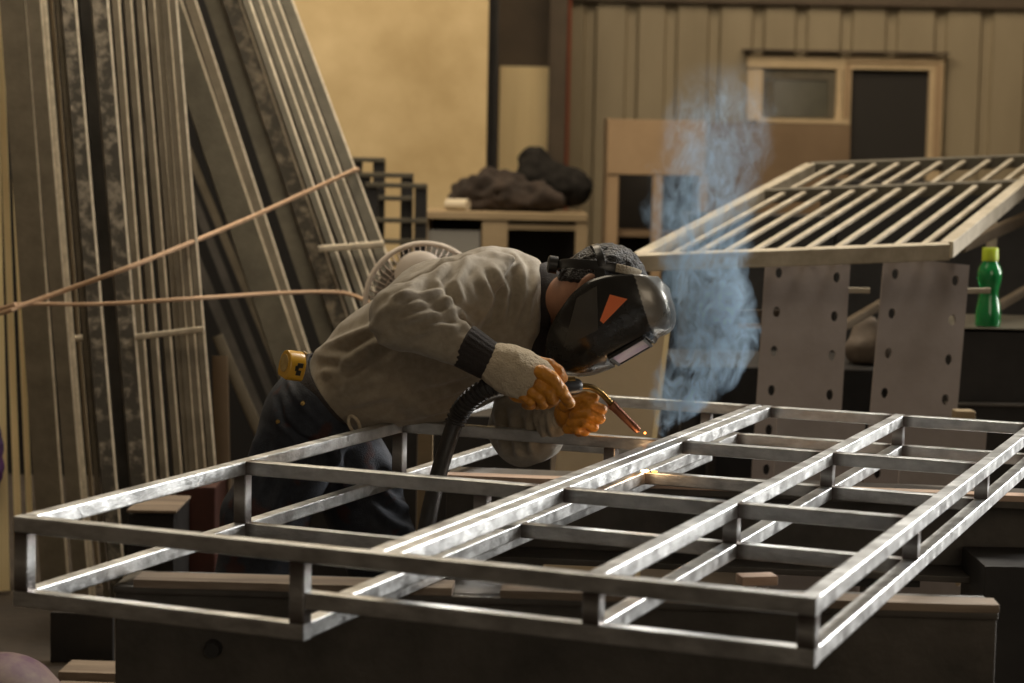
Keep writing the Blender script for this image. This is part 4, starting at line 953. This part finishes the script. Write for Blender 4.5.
# welding helmet
C = P(618, 322, 4.715)
Hh = lambda a, n, s=0: C + a0 * a + n0 * n + s0 * s
av = A_([-.182, -.165, -.13, -.084, -.03, .019, .06, .098, .122, .134, .140])
nf = A_([-.015, .018, .046, .066, .079, .094, .094, .083, .060, .038, .012])
nb = A_([-.045, -.060, -.080, -.092, -.100, -.095, -.072, -.038, -.014, -.002, .004])
ws = A_([.035, .062, .085, .100, .108, .110, .110, .104, .092, .075, .045])
lens_n = lambda a: .0785 + .25 * a
na_, nphi = 110, 96; aa = np.linspace(av[0], av[-1], na_); mb = MB(); vv = []; fm = []
def smooth_i(a, q):
    k = [a - .012, a - .006, a, a + .006, a + .012]; return float(np.mean([np.interp(x_, av, q) for x_ in k]))
for i, a in enumerate(aa):
    f_, b_, w_ = [smooth_i(a, q) for q in (nf, nb, ws)]
    for j in range(nphi + 1):
        ph = math.pi * j / nphi; c_, s_ = math.cos(ph), math.sin(ph)
        sx = w_ * math.copysign(abs(c_) ** .66, c_); nx = b_ + (f_ - b_) * s_ ** .75
        nx += .010 * math.exp(-((a - .085) / .028) ** 2) * s_ ** 3                       # brow bulge
        nx -= .006 * math.exp(-((a - .045) / .012) ** 2) * s_ ** 3                       # crease below the brow
        if -.078 < a < .022 and abs(sx) < .070 and nx > .03: nx = min(nx, lens_n(a) - .003)
        vv.append(Hh(a, nx, sx))
fc_ = []; m1 = nphi + 1
for i in range(na_ - 1):
    for j in range(nphi):
        fc_.append((i * m1 + j, i * m1 + j + 1, (i + 1) * m1 + j + 1, (i + 1) * m1 + j))
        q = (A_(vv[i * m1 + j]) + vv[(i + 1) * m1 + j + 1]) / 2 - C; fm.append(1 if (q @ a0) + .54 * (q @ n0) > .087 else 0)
me = bpy.data.meshes.new('welding_helmet'); me.from_pydata([tuple(A_(q) - base) for q in vv], [], fc_)
me.materials.append(MT['helmet']); me.materials.append(MT['helmetsheen']); me.polygons.foreach_set('material_index', fm); me.polygons.foreach_set('use_smooth', [True] * len(fc_))
hel = bpy.data.objects.new('welding_helmet', me); COL.objects.link(hel); hel.parent = man
bm = bmesh.new(); bm.from_mesh(me); bmesh.ops.recalc_face_normals(bm, faces=bm.faces)
c_mid = sum((f.normal.dot(f.calc_center_median() - Vector(C - base)) for f in bm.faces))
if c_mid < 0: bmesh.ops.reverse_faces(bm, faces=bm.faces)
bm.to_mesh(me); bvh = BVHTree.FromBMesh(bm); bm.free()
so = hel.modifiers.new('thickness', 'SOLIDIFY'); so.thickness = .0035; so.offset = -1
hel['label'] = 'black glossy welding helmet with a grey reflection painted on the brow'
def on_shell(x, y, off=.0015):
    o = A_([0, 0, CAMZ]); d = nrm(P(x, y, 1.0) - o); hit, nrm_, *_ = bvh.ray_cast(Vector(o - base), Vector(d))
    if hit is None: return None
    k = A_(nrm_); k = k if k @ d < 0 else -k
    return A_(hit) + base + k * off
def patch(name, poly, m, thick=.0015, n=9, parent=hel, off=.0012):
    """decal or panel lying on the helmet shell: quad of 4 photo points, subdivided and laid on the surface"""
    q = A_(poly, float); vv = []; n2 = n
    for lay in (off + thick, off - .002):
        for i in range(n + 1):
            for j in range(n2 + 1):
                u, v = i / n, j / n2; x, y = (q[0] * (1 - u) + q[1] * u) * (1 - v) + (q[3] * (1 - u) + q[2] * u) * v
                h = on_shell(x, y, lay); vv.append(h if h is not None else vv[-1])
    k = (n + 1) * (n2 + 1); mb = MB(); idx = lambda i, j, l: l * k + i * (n2 + 1) + j; f = []
    for i in range(n):
        for j in range(n2):
            f += [(idx(i, j, 0), idx(i + 1, j, 0), idx(i + 1, j + 1, 0), idx(i, j + 1, 0)), (idx(i, j, 1), idx(i, j + 1, 1), idx(i + 1, j + 1, 1), idx(i + 1, j, 1))]
    for i in range(n): f += [(idx(i, 0, 0), idx(i, 0, 1), idx(i + 1, 0, 1), idx(i + 1, 0, 0)), (idx(i, n2, 0), idx(i + 1, n2, 0), idx(i + 1, n2, 1), idx(i, n2, 1))]
    for j in range(n2): f += [(idx(0, j, 0), idx(0, j + 1, 0), idx(0, j + 1, 1), idx(0, j, 1)), (idx(n, j, 0), idx(n, j, 1), idx(n, j + 1, 1), idx(n, j + 1, 0))]
    mb.add(vv, f); return mb.build(name, m, parent, smooth=True, angle=50)
o = patch('side_panel', [(600, 320.5), (610, 294.5), (627.5, 299), (603.5, 323.5)], 'orangeplastic'); o['label'] = 'orange panel on the side of the helmet'
patch('neck_guard', [(564, 347), (577, 298), (597, 286), (598, 330)], 'guard', .001)
# lens and its bezel, flat on the front of the shell
def slab(name, a_0, a_1, s_0, s_1, nn, th, m, parent):
    f0_, f1_ = nn + lens_n(a_0), nn + lens_n(a_1)
    mb = MB(); v = [Hh(a, f - t, s) for t in (0, th) for a, f, s in ((a_0, f0_, s_0), (a_1, f1_, s_0), (a_1, f1_, s_1), (a_0, f0_, s_1))]
    mb.add(v, [(0, 1, 2, 3), (7, 6, 5, 4), (0, 4, 5, 1), (1, 5, 6, 2), (2, 6, 7, 3), (3, 7, 4, 0)]); return mb.build(name, m, parent, bevel=.0012)
slab('lens', -.066, .012, -.060, .060, .0, .004, 'lens', hel)
for b_ in ((-.073, -.066, -.067, .067), (.012, .019, -.067, .067), (-.066, .012, .060, .067), (-.066, .012, -.067, -.060)): slab('lens_frame', *b_, .003, .008, 'blackplastic', hel)
for e in (1, -1):
    k0 = H(.036, -.010, .084 * e); mb = MB(); mb.tube([k0, k0 + s0 * e * .012, k0 + s0 * e * .028], [.016, .016, .013], 16); mb.build('pivot_knob', 'blackplastic', hel, smooth=True)
hb0 = hc + A_([-.002, 0, .056]); hx = nrm(A_([1, 0, -.12])); hs = nrm(s0 - hx * (s0 @ hx)); rx_, rs_ = .098, .090
def band(t0, t1, n, w, th, m, nm, grow=0):
    mb = MB(); hu = nrm(np.cross(hs, hx)); hu = hu if hu[2] > 0 else -hu; mb.sweep([hb0 + hx * (rx_ + grow) * math.cos(t) + hs * (rs_ + grow) * math.sin(t) for t in np.linspace(t0, t1, n)], rrect(th, w, th * .4, 2), up=hu)
    return mb.build(nm, m, hel, smooth=True)
band(-math.pi, math.pi, 49, .022, .004, 'blackplastic', 'headband')
o = band(-.75, 1.25, 25, .020, .006, 'cotton', 'sweatband', .004); o['label'] = 'pale sweatband over the forehead'
mb = MB(); mb.sweep([hb0 + hx * rx_ * math.cos(t) * .0 + hs * (rs_ + .004) * math.cos(t) + A_([-.02, 0, 1]) * .0 + nrm(A_([-.25, 0, 1])) * .062 * math.sin(t) for t in np.linspace(0, math.pi, 17)], rrect(.004, .018, .0015, 2), up=(1, 0, 0)); mb.build('crown_strap', 'blackplastic', hel, smooth=True)
k0 = hb0 - hx * (rx_ + .002); mb = MB(); mb.tube([k0, k0 - hx * .02, k0 - hx * .024], [.021, .021, .016], 16); mb.build('rear_knob', 'blackplastic', hel, smooth=True)

# ================================================================== TORCH, HOSE, TAPE MEASURE
tor = thing('welding_torch', P(560, 389, 4.53), 'welding torch with brass neck, copper nozzle and black hose held in the orange gloves', 'torch')
YT0 = 4.50
ha = [P(515, 391, 4.49), P(545, 389, 4.51), P(562, 388, 4.53), P(578, 386, 4.56)]
m_ = MB(); m_.tube(spline(ha, 6), [.019] * 13 + [.019] * 5 + [.0165], 16); m_.build('handle', 'blackplastic', tor, smooth=True)
m_ = MB(); m_.tube([P(576, 386, 4.557), P(580, 386, 4.562)], .0135, 16); m_.build('neck_nut', 'silver', tor, smooth=True)
m_ = MB(); m_.sweep([P(559, 380, 4.515), P(574, 379, 4.54)], rrect(.010, .010, .003, 3)); m_.build('trigger', 'brass', tor, smooth=True)
nk = [P(578, 386, 4.56), P(590, 387, 4.575), P(599, 391.5, 4.588), P(606, 398, 4.597), P(613, 406, 4.605)]
m_ = MB(); m_.tube(spline(nk, 8), .0072, 14); m_.build('swan_neck', 'brass', tor, smooth=True)
na, nb_ = P(611, 404, 4.603), P(638, 430.5, 4.622); dn = nb_ - na
m_ = MB(); m_.tube([na, na + dn * .10, na + dn * .105, na + dn * .2, na + dn * .9, nb_, nb_ - dn * .03], [.0115, .0115, .0100, .0100, .0092, .0086, .006], 18); m_.build('nozzle', 'copper', tor, smooth=True)
m_ = MB(); m_.tube([nb_ - dn * .05, nb_ + dn * .05], .0022, 8); m_.build('contact_tip', 'copper', tor, smooth=True)
hs_ = [P(500, 384, 4.50), P(485, 389, 4.50), P(470, 400, 4.51), P(458, 416, 4.535), P(447, 446, 4.53), P(437, 480, 4.50), P(429, 515, 4.46), P(421, 560, 4.44), P(412, 640, 4.5), P(395, 760, 4.6), P(385, 800, 4.7), P(350, 815, 5.0)]
for q in hs_[-2:]: q[2] = .022
hp = spline(hs_, 10)
m_ = MB(); m_.tube(hp, .019, 14); hose = m_.build('hose', 'rubber', tor, smooth=True)
hp2 = spline(hs_[:5], 30)[:100]; acc = [0]
for i in range(1, len(hp2)): acc.append(acc[-1] + np.linalg.norm(hp2[i] - hp2[i - 1]))
m_ = MB(); m_.tube(hp2, [.0235 if (s % .0105) < .0058 else .0195 for s in acc], 14); m_.build('ribbed_sleeve', 'rubber', hose, smooth=True, angle=25)

tmc = P(293, 365, 4.765); tn = nrm((-.84, -.52, .16)); tu = nrm(A_([.36, 0, 1]) - tn * (A_([.36, 0, 1]) @ tn)); tx = np.cross(tu, tn)
tm = thing('tape_measure', tmc - tu * .04, 'yellow tape measure clipped to the belt at the back of the dark jeans', 'tape measure')
def tprof(k): return [(x_ * k * .88, y_ * k * .88) for x_, y_ in [(-.024, -.038), (.024, -.038), (.035, -.03), (.037, -.004), (.033, .018), (.018, .034), (-.002, .039), (-.021, .033), (-.034, .016), (-.037, -.006), (-.034, -.030)]]
def prism(prof, c, o0, o1, nm, m, par, bev=.004):
    mb = MB(); k = len(prof); v = [c + tx * a + tu * b + tn * o for o in (o0, o1) for a, b in prof]
    mb.add(v, [(i, (i + 1) % k, k + (i + 1) % k, k + i) for i in range(k)] + [tuple(range(k)), tuple(range(k, 2 * k))]); return mb.build(nm, m, par, bevel=bev)
prism(tprof(1), tmc, -.020, .022, 'case', 'yellow', tm)
circ = [(.021 * math.cos(t) - .002, .021 * math.sin(t) + .002) for t in np.linspace(0, 2 * math.pi, 29)[:-1]]
prism(circ, tmc, .021, .0235, 'dial', 'dial', tm, .0006)
# dark printed marks on the case edge
for (u_, w_, a_, b_) in ((.008, -.003, .008, .014), (.000, .004, .009, .009), (-.010, -.002, .009, .012)):
    c = tmc + tu * u_ + tn * w_ + tx * .0322; mb = MB(); mb.box(c, tu * a_ * .7, tn * b_ * .5, tx * .0012); mb.build('print', 'blackplastic', tm)
m_ = MB(); m_.box(tmc - tn * .024 + tu * .005, tx * .012, tu * .03, tn * .002); m_.build('belt_clip', 'silver', tm)
m_ = MB(); m_.tube(spline([tmc - tx * .036 + tu * .03, tmc - tx * .05 + tu * .015, tmc - tx * .046 - tu * .03], 6), .0014, 6); m_.build('cord', 'blackplastic', tm, smooth=True)

# ================================================================== WELD SPARKS AND SMOKE
w1_ = fw(UH1 - FT * .6, 2 * FP + .004, .003); w2_ = fw(UR2 + .004, 2 * FP - .002, -DR + .001)
rng = random.Random(3)
def spark(c, r, m, label, elong=(1, 1, 1)):
    bm = bmesh.new(); bmesh.ops.create_icosphere(bm, subdivisions=2, radius=r); me = bpy.data.meshes.new('spark')
    for v in bm.verts: v.co = Vector((v.co.x * elong[0], v.co.y * elong[1], v.co.z * elong[2]))
    bm.to_mesh(me); bm.free(); me.materials.append(MT[m]); o = bpy.data.objects.new('spark', me); COL.objects.link(o); o.location = Vector(c); return tag(o, label, 'spark')
spark(P(645, 433, w1_[1] - .02), .0028, 'glow', 'small orange spark on the tube just below the torch nozzle')
spark(w2_ + A_([-.004, -.004, .003]), .0042, 'spark', 'brightest orange-white weld spark at the lower tube joint', (2.4, 1, .7))
spark(w2_ + A_([.018, -.006, .002]), .0035, 'glow', 'dull orange hot bead just right of the brightest weld spark', (2.2, 1, .6))
spark(w2_ + A_([-.03, .004, .004]), .0024, 'glow', 'tiny orange spark just left of the brightest weld spark')

sb = w1_ + A_([0, .02, 0])
path = [P(656, 428, 4.66), P(684, 402, 4.68), P(705, 350, 4.70), P(706, 290, 4.72), P(698, 235, 4.74), P(706, 170, 4.76), P(722, 110, 4.78), P(728, 60, 4.80)]
rad = [.03, .085, .105, .112, .115, .13, .14, .10]
m_ = MB(); m_.tube(spline(path, 5), [1.45 * q for q in np.interp(np.linspace(0, 7, 36), range(8), rad)], 20); smoke = m_.build('smoke', 'void', smooth=True, origin=path[0])
tag(smoke, 'bluish plume of welding smoke rising right of the helmet', 'smoke', kind='stuff')
sm = bpy.data.materials.new('welding_smoke'); sm.use_nodes = True; nt = sm.node_tree; nt.nodes.clear(); L = nt.links.new
out = nt.nodes.new('ShaderNodeOutputMaterial'); vol = nt.nodes.new('ShaderNodeVolumePrincipled'); L(vol.outputs[0], out.inputs['Volume'])
vol.inputs['Color'].default_value = (0.54, 0.76, 1.0, 1); vol.inputs['Anisotropy'].default_value = 0.0
tc = nt.nodes.new('ShaderNodeTexCoord'); sx_ = nt.nodes.new('ShaderNodeSeparateXYZ'); L(tc.outputs['Object'], sx_.inputs[0])
def M2(op, a, b=None, clamp=False):
    n = nt.nodes.new('ShaderNodeMath'); n.operation = op; n.use_clamp = clamp
    for i, q in enumerate((a, b)):
        if q is None: continue
        if isinstance(q, (int, float)): n.inputs[i].default_value = q
        else: L(q, n.inputs[i])
    return n.outputs[0]
ztop = path[-1][2] - path[0][2]
zn = M2('DIVIDE', sx_.outputs['Z'], ztop)
def curve(vals, lo_, hi_):
    r = nt.nodes.new('ShaderNodeValToRGB'); e = r.color_ramp
    zs_ = [(q[2] - path[0][2]) / ztop for q in path]
    while len(e.elements) < len(vals): e.elements.new(.5)
    for el, z, v in zip(sorted(e.elements, key=lambda k: k.position), zs_, vals): pass
    for i, (z, v) in enumerate(zip(zs_, vals)):
        e.elements[i].position = min(1, max(0, z)); g = (v - lo_) / (hi_ - lo_); e.elements[i].color = (g, g, g, 1)
    L(zn, r.inputs[0]); return M2('ADD', M2('MULTIPLY', r.outputs[0], hi_ - lo_), lo_)
xc = curve([q[0] - path[0][0] for q in path], 0, .5); yc = curve([q[1] - path[0][1] for q in path], 0, .5); rc = curve(rad, 0, .2)
dc = curve([.35, .8, 1.0, .85, .30, .20, .10, .0], 0, 1)
wob = nt.nodes.new('ShaderNodeTexNoise'); wob.inputs['Scale'].default_value = 7; wob.inputs['Detail'].default_value = 3; L(tc.outputs['Object'], wob.inputs['Vector'])
wo = M2('MULTIPLY', M2('SUBTRACT', wob.outputs['Fac'], .5), .16)
dx = M2('DIVIDE', M2('ADD', M2('SUBTRACT', sx_.outputs['X'], xc), wo), rc); dy = M2('DIVIDE', M2('SUBTRACT', sx_.outputs['Y'], yc), rc)
r2 = M2('SQRT', M2('ADD', M2('MULTIPLY', dx, dx), M2('MULTIPLY', dy, dy)))
fall = M2('POWER', M2('SUBTRACT', 1.0, r2, True), .8)
n1 = nt.nodes.new('ShaderNodeTexNoise'); n1.inputs['Scale'].default_value = 15; n1.inputs['Detail'].default_value = 8; n1.inputs['Roughness'].default_value = .68; n1.inputs['Distortion'].default_value = 2.0
mp = nt.nodes.new('ShaderNodeMapping'); mp.inputs['Scale'].default_value = (1.25, 1.0, .7); L(tc.outputs['Object'], mp.inputs['Vector']); L(mp.outputs['Vector'], n1.inputs['Vector'])
mr = nt.nodes.new('ShaderNodeMapRange'); mr.inputs['From Min'].default_value = .47; mr.inputs['From Max'].default_value = .62; L(n1.outputs['Fac'], mr.inputs['Value'])
den = M2('MULTIPLY', M2('MULTIPLY', M2('MULTIPLY', fall, mr.outputs['Result']), dc), 90.0)
L(den, vol.inputs['Density']); smoke.data.materials.clear(); smoke.data.materials.append(sm)

# ================================================================== LIGHT
def area(name, loc, aim, sx, sy, power, col):
    l = bpy.data.lights.new(name, 'AREA'); l.shape = 'RECTANGLE'; l.size, l.size_y = sx, sy; l.energy = power; l.color = col
    o = bpy.data.objects.new(name, l); COL.objects.link(o); o.location = loc
    o.rotation_euler = (Vector(aim) - Vector(loc)).to_track_quat('-Z', 'Y').to_euler(); return o
area('daylight_side_door', (8.6, 9.7, 3.2), (.2, 4.6, 1.0), 4.2, 3.6, 2100, (1.0, 0.975, 0.925))
area('front_fill', (3.4, -3.6, 3.4), (-.5, 7.0, 1.0), 5.0, 3.0, 95, (1.0, 0.84, 0.64))  # added fill from behind the camera, no opening there
area('plaster_fill', (-1.2, 8.9, 5.2), (-0.9, 10.6, 0), 3.0, 2.0, 230, (1.0, 0.84, 0.62))  # added top fill that brightens the yellow plaster
area('siding_fill', (2.2, 11.2, 5.0), (2.0, 13.2, 1.0), 3.0, 1.6, 85, (1.0, 0.80, 0.56))  # added fill for the siding, which the right wall cuts off
area('roof_light_bench', (1.7, 6.9, 4.3), (0, 4.7, 1.0), 1.3, 1.0, 95, (1.0, 0.94, 0.84))
area('stock_fill', (-1.2, 5.2, 4.6), (-1.9, 7.2, 1.0), 1.6, 1.6, 42, (1.0, 0.86, 0.64))  # added local fill to brighten the cream strips and leaning stock
pl = bpy.data.lights.new('weld_light', 'POINT'); pl.energy = .35; pl.color = (1, .6, .3); pl.shadow_soft_size = .03
po = bpy.data.objects.new('weld_light', pl); COL.objects.link(po); po.location = Vector(w2_ + A_([-.01, -.05, .03]))
w = bpy.data.worlds.new('world'); SC.world = w; w.use_nodes = True
bg = w.node_tree.nodes['Background']; bg.inputs[0].default_value = (1.0, 0.80, 0.58, 1); bg.inputs[1].default_value = 0.06
SC.view_settings.view_transform = 'Standard'; SC.view_settings.look = 'None'; SC.view_settings.gamma = 1; SC.view_settings.exposure = 0.0
SC.view_settings.use_curve_mapping = False
